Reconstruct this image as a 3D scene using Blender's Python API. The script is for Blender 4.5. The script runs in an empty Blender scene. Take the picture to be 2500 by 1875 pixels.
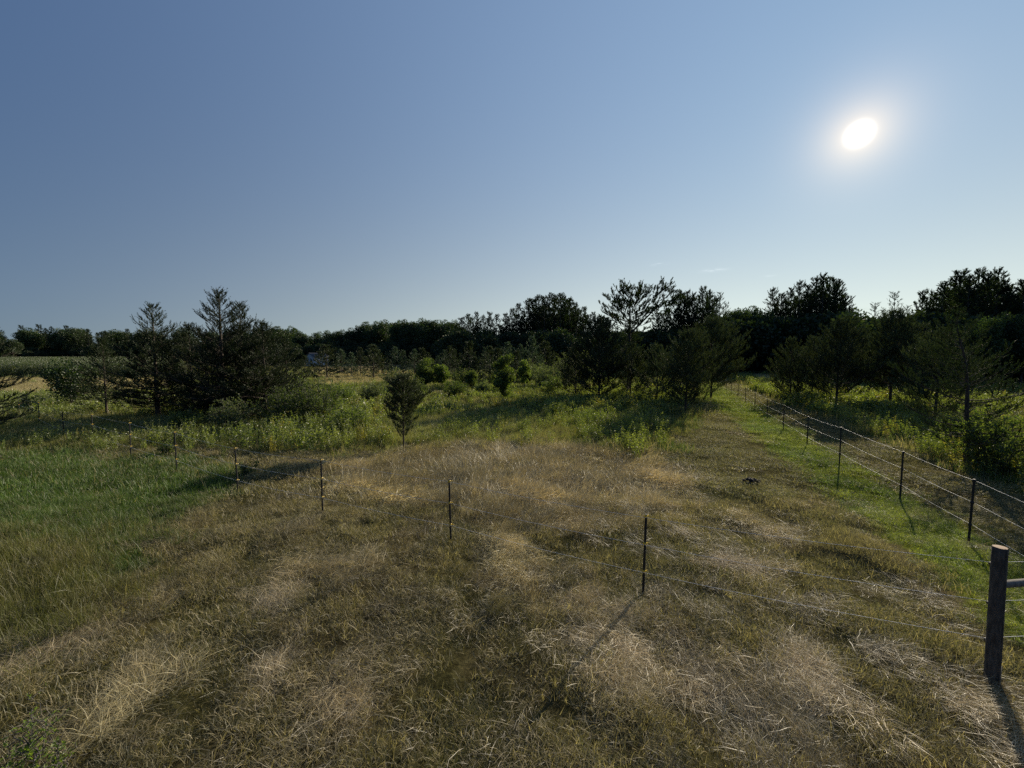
import bpy, math, random
import numpy as np
from mathutils import Vector

# ------------------------------------------------------------------ camera
EYE = 3.36
F = 942.0                      # focal length in photo pixels (photo 2500 x 1875)
HOR = 878.0                    # photo row of the horizon
PITCH = math.atan((937.5 - HOR) / F)
S = bpy.context.scene
C = S.collection
cam = bpy.data.cameras.new('camera')
cam.sensor_width = 36.0
cam.lens = 36.0 * F / 2500.0
cam.clip_start = 0.05
cam.clip_end = 6000
cam_ob = bpy.data.objects.new('camera', cam)
C.objects.link(cam_ob)
cam_ob.location = (0, 0, EYE)
cam_ob.rotation_euler = (math.pi / 2 - PITCH, 0, 0)
S.camera = cam_ob

# ------------------------------------------------------------------ sky and sun
SUN_EL = math.radians(23.0)
SUN_AZ = math.radians(40.9)    # clockwise from +Y, towards +X
SUN_DIR = Vector((math.sin(SUN_AZ) * math.cos(SUN_EL), math.cos(SUN_AZ) * math.cos(SUN_EL), math.sin(SUN_EL)))
SUN_STRENGTH = 5.0
SKY_STRENGTH = 0.07
EXPOSURE = 0.30

def dirv(px, py):
    """world direction through a photo pixel"""
    x = (px - 1250) / F; u = (937.5 - py) / F
    return Vector((x, math.cos(PITCH) + math.sin(PITCH) * u, math.cos(PITCH) * u - math.sin(PITCH))).normalized()

world = bpy.data.worlds.new('World')
S.world = world
world.use_nodes = True
wt = world.node_tree
wt.nodes.clear()
def wn(t, **k):
    n = wt.nodes.new(t)
    for a, b in k.items(): setattr(n, a, b)
    return n
wl = wt.links.new
w_out = wn('ShaderNodeOutputWorld'); w_bg = wn('ShaderNodeBackground')
sky = wn('ShaderNodeTexSky', sky_type='NISHITA', sun_disc=False)
sky.sun_elevation = SUN_EL
sky.sun_rotation = SUN_AZ
sky.air_density = 1.0; sky.dust_density = 0.6; sky.ozone_density = 3.0
w_bg.inputs[1].default_value = SKY_STRENGTH
tc = wn('ShaderNodeTexCoord')
def wmath(op, a, b=None, clamp=False):
    n = wn('ShaderNodeMath', operation=op, use_clamp=clamp)
    for i, v in enumerate((a, b)):
        if v is None: continue
        if isinstance(v, (int, float)): n.inputs[i].default_value = v
        else: wl(v, n.inputs[i])
    return n.outputs[0]
def wdot(v):
    n = wn('ShaderNodeVectorMath', operation='DOT_PRODUCT')
    wl(tc.outputs['Generated'], n.inputs[0]); n.inputs[1].default_value = v
    return n.outputs['Value']
def wmix(col_a, col_b, fac, mode='MIX'):
    n = wn('ShaderNodeMix', data_type='RGBA', blend_type=mode)
    for i, v in ((0, fac), (6, col_a), (7, col_b)):
        if isinstance(v, (int, float)): n.inputs[i].default_value = v
        elif isinstance(v, tuple): n.inputs[i].default_value = (*v, 1)
        else: wl(v, n.inputs[i])
    return n.outputs[2]
SKY_TINT = (0.86, 0.90, 1.10)
SKY_SAT = 0.95
hsv = wn('ShaderNodeHueSaturation'); hsv.inputs['Saturation'].default_value = SKY_SAT
wl(sky.outputs[0], hsv.inputs['Color'])
base0 = wmix(hsv.outputs[0], SKY_TINT, 1.0, 'MULTIPLY')
# the phone held the bright sky back: a shoulder per channel, then the broad hazy brightening round the sun and at the horizon
d = wdot(SUN_DIR)
ang = wmath('ARCCOSINE', wmath('MINIMUM', d, 0.9999999))
K = 1.0 / SKY_STRENGTH
def lobe(w, p=2.0):            # exp(-(ang/w)^p)
    return wmath('EXPONENT', wmath('MULTIPLY', wmath('POWER', wmath('DIVIDE', ang, w), p), -1.0))
def scaled(col, s, fac):
    n = wn('ShaderNodeVectorMath', operation='SCALE')
    n.inputs[0].default_value = [c * s * K for c in col]
    wl(fac, n.inputs['Scale'])
    return n.outputs[0]
def wadd(a, b):
    n = wn('ShaderNodeVectorMath', operation='ADD'); wl(a, n.inputs[0]); wl(b, n.inputs[1]); return n.outputs[0]
sp = wn('ShaderNodeSeparateColor'); wl(base0, sp.inputs[0]); cbn = wn('ShaderNodeCombineColor')
for i, (ga, sh_) in enumerate(((.30, 8.0), (.94, 8.0), (1.93, 8.0))):
    wl(wmath('DIVIDE', wmath('MULTIPLY', sp.outputs[i], ga), wmath('ADD', wmath('MULTIPLY', sp.outputs[i], sh_ * SKY_STRENGTH), 1.0)), cbn.inputs[i])
elev = wmath('ARCSINE', wmath('MAXIMUM', wdot((0, 0, 1)), 0.0))
base = cbn.outputs[0]
for ch, (wa, ga, h_, wb, gb) in enumerate(((1.2, .176, .20, 1.2, .74), (1.2, .234, .20, 1.2, .667), (1.2, .302, .20, 1.2, .29))):
    one = tuple(1.0 if q == ch else 0.0 for q in range(3))
    base = wadd(base, scaled(one, ga, lobe(wa)))
    base = wadd(base, scaled(one, gb, wmath('MULTIPLY', wmath('EXPONENT', wmath('DIVIDE', elev, -h_)), lobe(wb))))
# sun and its aureole, by angle from the sun's direction
c = wadd(base, scaled((1.0, 0.97, 0.88), 7.0, lobe(0.0115, 2.2)))
c = wadd(c, scaled((1.0, 0.66, 0.26), 0.62, lobe(0.040, 1.2)))
c = wadd(c, scaled((1.0, 0.82, 0.66), 0.10, lobe(0.080, 1.3)))
# a few wisps of cloud low over the trees
nz = wn('ShaderNodeTexNoise'); nz.inputs['Scale'].default_value = 60; nz.inputs['Detail'].default_value = 6
mp = wn('ShaderNodeMapping'); mp.inputs['Scale'].default_value = (1, 1, 5)
wl(tc.outputs['Generated'], mp.inputs[0]); wl(mp.outputs[0], nz.inputs['Vector'])
for (px, py, w, hgt, g) in ((1610, 645, 0.015, 0.0030, .10), (1742, 660, 0.022, 0.0032, .13), (1880, 673, 0.009, 0.002, .08),
                     (2108, 758, 0.020, 0.004, -.08), (2100, 782, 0.026, 0.005, -.09), (2085, 800, 0.025, 0.004, .10)):
    dv = dirv(px, py); ux = Vector((dv.y, -dv.x, 0)).normalized(); uz = ux.cross(dv).normalized()
    a = wmath('DIVIDE', wdot(ux), w); b = wmath('DIVIDE', wdot(uz), hgt)
    r2 = wmath('ADD', wmath('MULTIPLY', a, a), wmath('MULTIPLY', b, b))
    g_ = wmath('EXPONENT', wmath('MULTIPLY', r2, -1.0))
    fr = wmath('GREATER_THAN', wdot(dv), 0.0)
    nn = wmath('MULTIPLY', wmath('SUBTRACT', nz.outputs[0], 0.38, True), 4.0, True)
    c = wadd(c, scaled((1.0, 0.97, 0.95), g, wmath('MULTIPLY', wmath('MULTIPLY', g_, nn), fr)))
wl(c, w_bg.inputs[0]); wl(w_bg.outputs[0], w_out.inputs[0])

sun = bpy.data.lights.new('sun', 'SUN')
sun.energy = SUN_STRENGTH; sun.angle = math.radians(0.55); sun.color = (1.0, 0.88, 0.68)
sun_ob = bpy.data.objects.new('sun', sun); C.objects.link(sun_ob)
sun_ob.rotation_euler = SUN_DIR.to_track_quat('Z', 'Y').to_euler()
S.view_settings.view_transform = 'Standard'
S.view_settings.look = 'None'
S.view_settings.exposure = EXPOSURE
S.view_settings.gamma = 1.0
S.cycles.max_bounces = 5; S.cycles.diffuse_bounces = 2; S.cycles.glossy_bounces = 2
S.cycles.transmission_bounces = 3; S.cycles.transparent_max_bounces = 6
S.cycles.caustics_reflective = False; S.cycles.caustics_refractive = False
S.cycles.use_denoising = False
S.cycles.adaptive_min_samples = 48

# ------------------------------------------------------------------ numpy helpers
_lat = np.random.default_rng(77).random((256, 256))
def vnoise(x, y, sc, ox=0.0, oy=0.0):
    x = np.asarray(x, float) / sc + ox + 1000; y = np.asarray(y, float) / sc + oy + 1000
    xi = np.floor(x).astype(int); yi = np.floor(y).astype(int)
    fx = x - xi; fy = y - yi
    fx = fx * fx * (3 - 2 * fx); fy = fy * fy * (3 - 2 * fy)
    a = _lat[xi % 256, yi % 256]; b = _lat[(xi + 1) % 256, yi % 256]
    c_ = _lat[xi % 256, (yi + 1) % 256]; d_ = _lat[(xi + 1) % 256, (yi + 1) % 256]
    return (a * (1 - fx) + b * fx) * (1 - fy) + (c_ * (1 - fx) + d_ * fx) * fy
def fbm(x, y, sc, o=3, seed=0):
    r = 0; t = 0; a = 1.0
    for i in range(o):
        r = r + a * vnoise(x, y, sc / 2 ** i, 17.3 * seed + 5.1 * i, 9.7 * seed + 3.3 * i); t += a; a *= .5
    return r / t
def sstep(v, a, b):
    t = np.clip((np.asarray(v, float) - a) / (b - a), 0, 1); return t * t * (3 - 2 * t)

def hgt(x, y):
    """ground height"""
    x = np.asarray(x, float); y = np.asarray(y, float)
    r = np.hypot(x, y)
    rise = np.maximum(0, y - 42) * 0.0155
    rise = np.where(y > 260, (260 - 42) * 0.0155, rise)
    near = 1 - sstep(r, 30, 70)
    b = (fbm(x, y, 2.2, 2, 1) - .5) * .17 + (fbm(x, y, 0.75, 2, 2) - .5) * .15 + (vnoise(x, y, .28, 4.4, 1.2) - .5) * .03
    return rise + b * near

def gp(px, py):
    """where the ray through a photo pixel meets the ground (x, y)"""
    dv = dirv(px, py)
    t = EYE / max(1e-4, -dv.z)
    for _ in range(12):
        x, y = dv.x * t, dv.y * t
        t = max(1.0, (EYE - min(max(0, y - 42) * 0.0155, 3.38)) / max(1e-3, -dv.z))
        t = min(t, 400)
    return dv.x * t, dv.y * t
def at_depth(px, D):
    return (px - 1250) / F * D, D
def top_z(py, D):
    return EYE + (HOR - py) / F * D

def make_mesh(name, V, faces, mats, smooth=False, mat_idx=None, cols=None):
    """V (n,3); faces: list of int arrays (m,k)"""
    me = bpy.data.meshes.new(name)
    V = np.asarray(V, np.float32)
    me.vertices.add(len(V)); me.vertices.foreach_set('co', V.ravel())
    loops = np.concatenate([f.ravel() for f in faces]).astype(np.int32)
    tot = np.concatenate([np.full(len(f), f.shape[1], np.int32) for f in faces])
    me.loops.add(len(loops)); me.loops.foreach_set('vertex_index', loops)
    me.polygons.add(len(tot))
    me.polygons.foreach_set('loop_start', np.concatenate([[0], np.cumsum(tot)[:-1]]).astype(np.int32))
    me.polygons.foreach_set('loop_total', tot)
    if smooth: me.polygons.foreach_set('use_smooth', np.ones(len(tot), bool))
    for m in (mats if isinstance(mats, (list, tuple)) else [mats]): me.materials.append(m)
    if mat_idx is not None: me.polygons.foreach_set('material_index', np.asarray(mat_idx, np.int32))
    me.update(calc_edges=True)
    if cols is not None:
        at = me.color_attributes.new('tint', 'FLOAT_COLOR', 'POINT')
        at.data.foreach_set('color', np.c_[cols, np.ones(len(cols))].astype(np.float32).ravel())
    return me

class MB:
    def __init__(s): s.V = []; s.F = []; s.n = 0; s.M = []
    def add(s, V, F, m=0):
        V = np.asarray(V, float).reshape(-1, 3); F = np.asarray(F, int)
        s.V.append(V); s.F.append(F + s.n); s.M.append(np.full(len(F), m)); s.n += len(V)
    def tubes(s, P, R, k=5, m=0, cap=False):
        """P (n,m,3) polylines, R (n,m) radii"""
        P = np.asarray(P, float); R = np.asarray(R, float)
        n, mm, _ = P.shape
        T = np.gradient(P, axis=1); T /= np.linalg.norm(T, axis=2, keepdims=True) + 1e-9
        ref = np.where(np.abs(T[..., 2:3]) > .9, np.array([1., 0, 0]), np.array([0, 0, 1.]))
        A = np.cross(T, ref); A /= np.linalg.norm(A, axis=2, keepdims=True) + 1e-9
        B = np.cross(T, A)
        th = np.arange(k) / k * 2 * np.pi
        ring = P[:, :, None] + R[:, :, None, None] * (np.cos(th)[:, None] * A[:, :, None] + np.sin(th)[:, None] * B[:, :, None])
        idx = np.arange(n * mm * k).reshape(n, mm, k)
        a = idx[:, :-1]; b = idx[:, 1:]
        F = np.stack([a, np.roll(a, -1, 2), np.roll(b, -1, 2), b], -1).reshape(-1, 4)
        s.add(ring, F, m)
        if cap:
            for e in (0, mm - 1):
                for i in range(n):
                    s.add(ring[i, e], [list(range(k))], m)
    def box(s, c0, size, rz=0, m=0):
        x, y, z = [q / 2 for q in size]
        V = np.array([[-x, -y, -z], [x, -y, -z], [x, y, -z], [-x, y, -z], [-x, -y, z], [x, -y, z], [x, y, z], [-x, y, z]])
        ca, sa = math.cos(rz), math.sin(rz)
        V = V @ np.array([[ca, sa, 0], [-sa, ca, 0], [0, 0, 1]]) + np.array(c0)
        s.add(V, [[0, 3, 2, 1], [4, 5, 6, 7], [0, 1, 5, 4], [1, 2, 6, 5], [2, 3, 7, 6], [3, 0, 4, 7]], m)
    def mesh(s, name, mats, smooth=False):
        faces = {}; order = []
        ks = [f.shape[1] for f in s.F]
        fs = []; ms = []
        for k in sorted(set(ks)):
            fs.append(np.concatenate([f for f, kk in zip(s.F, ks) if kk == k]))
            ms.append(np.concatenate([m for m, kk in zip(s.M, ks) if kk == k]))
        return make_mesh(name, np.concatenate(s.V), fs, mats, smooth, np.concatenate(ms))

def link(name, me, parent=None, label=None, cat=None, group=None, kind=None, loc=None):
    o = bpy.data.objects.new(name, me); C.objects.link(o)
    if parent: o.parent = parent
    if label: o['label'] = label
    if cat: o['category'] = cat
    if group: o['group'] = group
    if kind: o['kind'] = kind
    if loc is not None: o.location = loc
    return o

# ------------------------------------------------------------------ materials
def new_mat(name):
    m = bpy.data.materials.new(name); m.use_nodes = True
    m.node_tree.nodes.clear(); return m, m.node_tree
def ramp(nt, fac, stops):
    r = nt.nodes.new('ShaderNodeValToRGB')
    while len(r.color_ramp.elements) < len(stops): r.color_ramp.elements.new(.5)
    for e, (p, c_) in zip(r.color_ramp.elements, stops):
        e.position = p; e.color = (*c_, 1)
    nt.links.new(fac, r.inputs[0]); return r.outputs[0]
def mixc(nt, a, b, fac, mode='MIX'):
    n = nt.nodes.new('ShaderNodeMix'); n.data_type = 'RGBA'; n.blend_type = mode
    for i, v in ((0, fac), (6, a), (7, b)):
        if isinstance(v, (int, float)): n.inputs[i].default_value = v
        elif isinstance(v, tuple): n.inputs[i].default_value = (*v, 1)
        else: nt.links.new(v, n.inputs[i])
    return n.outputs[2]
def leaf_out(nt, col, trans, gloss=0.06, rough=.45, tcol=None):
    L = nt.links.new
    df = nt.nodes.new('ShaderNodeBsdfDiffuse'); tr = nt.nodes.new('ShaderNodeBsdfTranslucent'); gl = nt.nodes.new('ShaderNodeBsdfGlossy')
    L(col, df.inputs[0]); gl.inputs['Roughness'].default_value = rough
    gl.inputs['Color'].default_value = (.9, .9, .9, 1)
    if tcol is None: L(col, tr.inputs[0])
    else: L(mixc(nt, col, tcol, 1.0, 'MULTIPLY'), tr.inputs[0])
    m1 = nt.nodes.new('ShaderNodeMixShader'); m1.inputs[0].default_value = trans
    L(df.outputs[0], m1.inputs[1]); L(tr.outputs[0], m1.inputs[2])
    m2 = nt.nodes.new('ShaderNodeMixShader'); m2.inputs[0].default_value = gloss
    L(m1.outputs[0], m2.inputs[1]); L(gl.outputs[0], m2.inputs[2])
    o = nt.nodes.new('ShaderNodeOutputMaterial'); L(m2.outputs[0], o.inputs[0])
def foliage_mat(name, stops, trans=.35, gloss=.05, rough=.5, tcol=(1.6, 1.7, .7), obj_var=.25):
    m, nt = new_mat(name)
    g = nt.nodes.new('ShaderNodeNewGeometry')
    col = ramp(nt, g.outputs['Random Per Island'], stops)
    oi = nt.nodes.new('ShaderNodeObjectInfo')
    v = nt.nodes.new('ShaderNodeMapRange'); nt.links.new(oi.outputs['Random'], v.inputs[0])
    v.inputs[3].default_value = 1 - obj_var; v.inputs[4].default_value = 1 + obj_var
    cb = nt.nodes.new('ShaderNodeCombineColor')
    for i in range(3): nt.links.new(v.outputs[0], cb.inputs[i])
    col = mixc(nt, col, cb.outputs[0], 1.0, 'MULTIPLY')
    leaf_out(nt, col, trans, gloss, rough, tcol)
    return m
def tinted_mat(name, trans, gloss, rough, tcol, spread=.55, dry=None):
    """blade colour carried by each clump, varied blade by blade"""
    m, nt = new_mat(name)
    at = nt.nodes.new('ShaderNodeAttribute'); at.attribute_type = 'INSTANCER'; at.attribute_name = 'tint'
    g = nt.nodes.new('ShaderNodeNewGeometry')
    v = ramp(nt, g.outputs['Random Per Island'], [(0, (1 - spread, 1 - spread, 1 - spread)), (.5, (1, 1, .97)), (1, (1 + spread * .8, 1 + spread * .7, 1 + spread * .55))])
    base_ = at.outputs['Color']
    if dry is not None:      # some blades of each clump are dead straw
        w1 = nt.nodes.new('ShaderNodeMath'); w1.operation = 'MULTIPLY'; w1.inputs[1].default_value = 37.7
        w2 = nt.nodes.new('ShaderNodeMath'); w2.operation = 'FRACT'; w3 = nt.nodes.new('ShaderNodeMath'); w3.operation = 'LESS_THAN'
        nt.links.new(g.outputs['Random Per Island'], w1.inputs[0]); nt.links.new(w1.outputs[0], w2.inputs[0])
        nt.links.new(w2.outputs[0], w3.inputs[0]); nt.links.new(at.outputs['Alpha'], w3.inputs[1])
        base_ = mixc(nt, base_, dry, w3.outputs[0])
    col = mixc(nt, base_, v, 1.0, 'MULTIPLY')
    leaf_out(nt, col, trans, gloss, rough, tcol)
    return m
def bark_mat(name, a, b, sc=18):
    m, nt = new_mat(name)
    t = nt.nodes.new('ShaderNodeTexCoord'); mp_ = nt.nodes.new('ShaderNodeMapping'); mp_.inputs['Scale'].default_value = (1, 1, .25)
    n = nt.nodes.new('ShaderNodeTexNoise'); n.inputs['Scale'].default_value = sc; n.inputs['Detail'].default_value = 5
    nt.links.new(t.outputs['Object'], mp_.inputs[0]); nt.links.new(mp_.outputs[0], n.inputs['Vector'])
    col = ramp(nt, n.outputs[0], [(.3, a), (.7, b)])
    p = nt.nodes.new('ShaderNodeBsdfPrincipled'); p.inputs['Roughness'].default_value = .9
    nt.links.new(col, p.inputs['Base Color'])
    bp = nt.nodes.new('ShaderNodeBump'); bp.inputs['Strength'].default_value = .6; bp.inputs['Distance'].default_value = .01
    nt.links.new(n.outputs[0], bp.inputs['Height']); nt.links.new(bp.outputs[0], p.inputs['Normal'])
    o = nt.nodes.new('ShaderNodeOutputMaterial'); nt.links.new(p.outputs[0], o.inputs[0])
    return m
def plain_mat(name, colr, rough=.5, metal=0, noise=.15, sc=30):
    m, nt = new_mat(name)
    t = nt.nodes.new('ShaderNodeTexCoord'); n = nt.nodes.new('ShaderNodeTexNoise'); n.inputs['Scale'].default_value = sc
    nt.links.new(t.outputs['Object'], n.inputs['Vector'])
    lo = tuple(q * (1 - noise) for q in colr); hi = tuple(min(1, q * (1 + noise)) for q in colr)
    p = nt.nodes.new('ShaderNodeBsdfPrincipled'); p.inputs['Roughness'].default_value = rough; p.inputs['Metallic'].default_value = metal
    nt.links.new(ramp(nt, n.outputs[0], [(.3, lo), (.7, hi)]), p.inputs['Base Color'])
    o = nt.nodes.new('ShaderNodeOutputMaterial'); nt.links.new(p.outputs[0], o.inputs[0])
    return m

M_needle = foliage_mat('pine_needles', [(0, (.022, .037, .015)), (.5, (.046, .067, .025)), (1, (.092, .110, .040))], .20, .04, tcol=(1.4, 1.4, .8))
M_needle_spruce = foliage_mat('dark_spruce_needles', [(0, (.014, .027, .011)), (.5, (.030, .048, .018)), (1, (.066, .084, .030))], .18, .03, tcol=(1.4, 1.4, .8))
M_needle_blue = foliage_mat('spruce_needles', [(0, (.035, .060, .034)), (.5, (.065, .100, .058)), (1, (.12, .155, .085))], .24, .05, tcol=(1.4, 1.5, .9))
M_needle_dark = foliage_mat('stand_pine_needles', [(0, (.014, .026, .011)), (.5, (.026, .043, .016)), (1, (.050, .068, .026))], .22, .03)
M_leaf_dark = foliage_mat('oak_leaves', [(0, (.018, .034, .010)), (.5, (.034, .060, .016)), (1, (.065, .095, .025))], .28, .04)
M_leaf = foliage_mat('shrub_leaves', [(0, (.042, .070, .017)), (.5, (.080, .115, .028)), (1, (.15, .18, .045))], .45, .03, .5)
M_fresh = foliage_mat('fresh_weed_leaves', [(0, (.10, .16, .03)), (1, (.22, .30, .06))], .45, .02, .5)
M_leaf_grey = foliage_mat('willow_leaves', [(0, (.065, .090, .035)), (.5, (.11, .14, .060)), (1, (.18, .20, .09))], .42, .035, .5)
M_bark = bark_mat('pine_bark', (.035, .026, .020), (.11, .085, .065))
M_bark_grey = bark_mat('grey_bark', (.06, .055, .048), (.16, .145, .125))
M_turf = tinted_mat('turf_blades', .42, .04, .5, (1.25, 1.3, .75), .6, (.40, .335, .18))
M_straw = tinted_mat('straw_blades', .42, .07, .45, (1.2, 1.1, .85), .5)
M_weed = tinted_mat('weed_leaves', .45, .06, .45, (1.5, 1.55, .6), .55)
M_corn = foliage_mat('corn_leaves', [(0, (.05, .075, .028)), (.6, (.085, .11, .045)), (1, (.20, .21, .11))], .4, .08, .4, obj_var=.15)
M_post = plain_mat('black_post', (.010, .010, .012), .6)
M_yel = plain_mat('yellow_insulator', (.72, .46, .03), .4, 0, .05)
M_wire = plain_mat('white_polyrope', (.72, .72, .70), .55, 0, .1, 200)
M_thinwire = plain_mat('steel_wire', (.75, .75, .75), .5, 0, .1, 200)

# ------------------------------------------------------------------ regions of the ground (world outlines)
def poly(*pts): return np.array([gp(*p) for p in pts])
def inside(P, x, y):
    r = np.zeros(x.shape, bool); n = len(P)
    for i in range(n):
        x1, y1 = P[i]; x2, y2 = P[(i + 1) % n]
        if y1 == y2: continue
        r ^= ((y1 > y) != (y2 > y)) & (x < (x2 - x1) * (y - y1) / (y2 - y1) + x1)
    return r
R_green = poly((-900, 1130), (0, 1105), (230, 1110), (450, 1128), (600, 1150), (575, 1215), (420, 1262), (360, 1300), (330, 1370), (210, 1430), (60, 1470), (-300, 1560), (-900, 1600))
R_olive = poly((-700, 1350), (100, 1330), (260, 1400), (200, 1500), (120, 1560), (-200, 1640), (-700, 1640))
R_tan = poly((830, 1135), (960, 1105), (1130, 1085), (1330, 1085), (1520, 1105), (1650, 1120), (1680, 1180), (1600, 1250), (1450, 1300), (1250, 1300), (1060, 1225), (900, 1210), (820, 1190))
R_tuft = poly((1130, 1400), (1250, 1370), (1420, 1390), (1500, 1440), (1440, 1510), (1280, 1530), (1150, 1480))
R_weed_c = poly((1310, 1020), (1440, 1085), (1560, 1112), (1630, 1095), (1690, 1040), (1722, 985), (1735, 950), (1600, 940), (1400, 955), (1290, 985))
R_weed_l = poly((400, 1060), (440, 1000), (560, 985), (700, 985), (880, 990), (920, 1040), (905, 1085), (820, 1110), (640, 1100), (430, 1085))
R_weed_l2 = poly((150, 985), (300, 1000), (420, 1000), (420, 975), (150, 955))
R_tan_far = poly((-400, 930), (150, 925), (400, 925), (420, 960), (160, 962), (-400, 985))
R_tan_far2 = poly((760, 905), (850, 893), (1010, 893), (1000, 915), (950, 935), (800, 945))
R_tan_r = poly((1830, 915), (1900, 920), (1905, 950), (1875, 940), (1840, 925))
R_sand = poly((2250, 1600), (2400, 1650), (2470, 1670), (2700, 1760), (2700, 1850), (2450, 1790), (2330, 1690))
def lane_d(x, y): return (x - .42 * y - 5.4) / 1.0846

def region(x, y):
    """weights of each ground cover"""
    wx = x + (fbm(x, y, 1.6, 3, 5) - .5) * (.9 + .05 * y); wy = y + (fbm(x, y, 1.6, 3, 6) - .5) * (.9 + .05 * y)
    q = (fbm(x, y, 1.2, 3, 7) - .5) * .5; d = lane_d(x + q, y); dl = lane_d(wx, wy)
    R = {k: inside(P, wx, wy) for k, P in dict(green=R_green, olive=R_olive, tan=R_tan, tuft=R_tuft, weed_c=R_weed_c, weed_l=R_weed_l,
                                              weed_l2=R_weed_l2, tanf=R_tan_far, tanf2=R_tan_far2, tanr=R_tan_r, sand=R_sand).items()}
    R['strip'] = (d > -.75 - .05 * np.minimum(y, 34)) & (d < .45) & (y > 4)
    R['lane'] = (dl > -6.2 + .05 * y) & (d <= .45) & (y > 9) & ~R['strip']
    R['path'] = (d >= .45) & (d < 3.1)
    R['weed_r'] = (d >= 3.1) & (d < 9 + .1 * y) & (y > 3)
    R['mead_r'] = (d >= 9 + .1 * y)
    R['mead'] = (y > 14.5) & (dl <= -6.2 + .05 * y) & ~R['strip']
    return R

STRAW = np.array([.44, .375, .205]); PINK = np.array([.45, .38, .24]); TAN = np.array([.52, .455, .255])
OLIVE = np.array([.175, .17, .065]); GREEN = np.array([.100, .165, .032]); VIVID = np.array([.30, .345, .055])
DRYGREEN = np.array([.19, .185, .080]); BROWN = np.array([.195, .17, .092]); MEADOW = np.array([.235, .25, .07])

def ground_tint(x, y, jit=0.0):
    """true colour of the cover growing at x, y"""
    n1 = fbm(x, y, 1.7, 3, 11); n2 = fbm(x, y, .6, 2, 12); n3 = fbm(x, y, 5.0, 2, 13)
    if jit:                            # covers mingle along their edges
        rj = np.random.default_rng(len(x)); q = rj.normal(0, jit, (2, len(x))) * (1 + .02 * y) * np.where(lane_d(x, y) > -4, .4, 1.0)
        R = region(x + q[0], y + q[1])
    else: R = region(x, y)
    a = sstep(n1 * .6 + n2 * .4, .38, .62)[..., None]
    c0 = BROWN * 1.15 * a + DRYGREEN * .85 * (1 - a)
    def put(mask, ca, cb, n=n2):
        t = sstep(n, .3, .7)[..., None]
        nonlocal c0
        c0 = np.where(mask[..., None], ca * t + cb * (1 - t), c0)
    put(R['mead'], MEADOW, MEADOW * .8 + TAN * .2, n1)
    put(R['lane'], DRYGREEN * 1.1, BROWN * .5 + OLIVE * .7, n1)
    put(R['path'], BROWN * .6 + OLIVE * .5, OLIVE, n1)
    put(R['strip'], VIVID, GREEN * .9 + VIVID * .3)
    put(R['weed_r'] | R['weed_c'] | R['weed_l'] | R['weed_l2'], GREEN, MEADOW * .8)
    put(R['mead_r'], MEADOW * .9, MEADOW * .6)
    put(R['green'], GREEN * 1.15, GREEN * .85 + OLIVE * .2)
    put(R['olive'], OLIVE * 1.1, MEADOW * .8)
    put(R['tan'], TAN, STRAW * .6 + OLIVE * .4, n1)
    put(R['tuft'], TAN * .9, OLIVE)
    put(R['tanf'] | R['tanf2'] | R['tanr'], TAN * 1.15, STRAW)
    put(R['sand'], STRAW * .9, BROWN * 1.5)
    c0 = c0 * (.62 + .5 * n3)[..., None]
    return c0, R

# ------------------------------------------------------------------ the ground sheet
def build_ground():
    rad = [0.0]; r = .8
    while r < 3600: rad.append(r); r *= 1.021
    rad.append(3600)
    rad = np.array(rad[1:]); na = 560
    # directions packed tighter in front
    th = np.linspace(-np.pi, np.pi, na, endpoint=False)
    th = th - .55 * np.sin(th)
    X = rad[:, None] * np.sin(th); Y = rad[:, None] * np.cos(th)
    Z = hgt(X, Y)
    V = np.stack([X, Y, Z], -1).reshape(-1, 3)
    V = np.concatenate([V, [[0, 0, float(hgt(0, 0))]]])
    idx = np.arange(len(rad) * na).reshape(len(rad), na)
    a = idx[:-1]; b = idx[1:]
    Fq = np.stack([a, b, np.roll(b, -1, 1), np.roll(a, -1, 1)], -1).reshape(-1, 4)
    Ft = np.stack([np.full(na, len(V) - 1), idx[0], np.roll(idx[0], -1)], -1)
    cols, R = ground_tint(V[:, 0], V[:, 1])
    m, nt = new_mat('meadow_soil')
    at = nt.nodes.new('ShaderNodeAttribute'); at.attribute_name = 'tint'
    t = nt.nodes.new('ShaderNodeTexCoord')
    n = nt.nodes.new('ShaderNodeTexNoise'); n.inputs['Scale'].default_value = 9; n.inputs['Detail'].default_value = 8; n.inputs['Roughness'].default_value = .7
    nt.links.new(t.outputs['Object'], n.inputs['Vector'])
    v = ramp(nt, n.outputs[0], [(.3, (.20, .18, .16)), (.55, (.5, .47, .42)), (.75, (.9, .85, .78))])
    col = mixc(nt, at.outputs['Color'], v, 1.0, 'MULTIPLY')
    p = nt.nodes.new('ShaderNodeBsdfDiffuse'); nt.links.new(col, p.inputs[0])
    bp = nt.nodes.new('ShaderNodeBump'); bp.inputs['Distance'].default_value = .04
    nt.links.new(n.outputs[0], bp.inputs['Height']); nt.links.new(bp.outputs[0], p.inputs['Normal'])
    o = nt.nodes.new('ShaderNodeOutputMaterial'); nt.links.new(p.outputs[0], o.inputs[0])
    me = make_mesh('ground', V, [Fq, Ft], m, True, cols=cols)
    link('ground', me, kind='structure')
build_ground()

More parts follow.
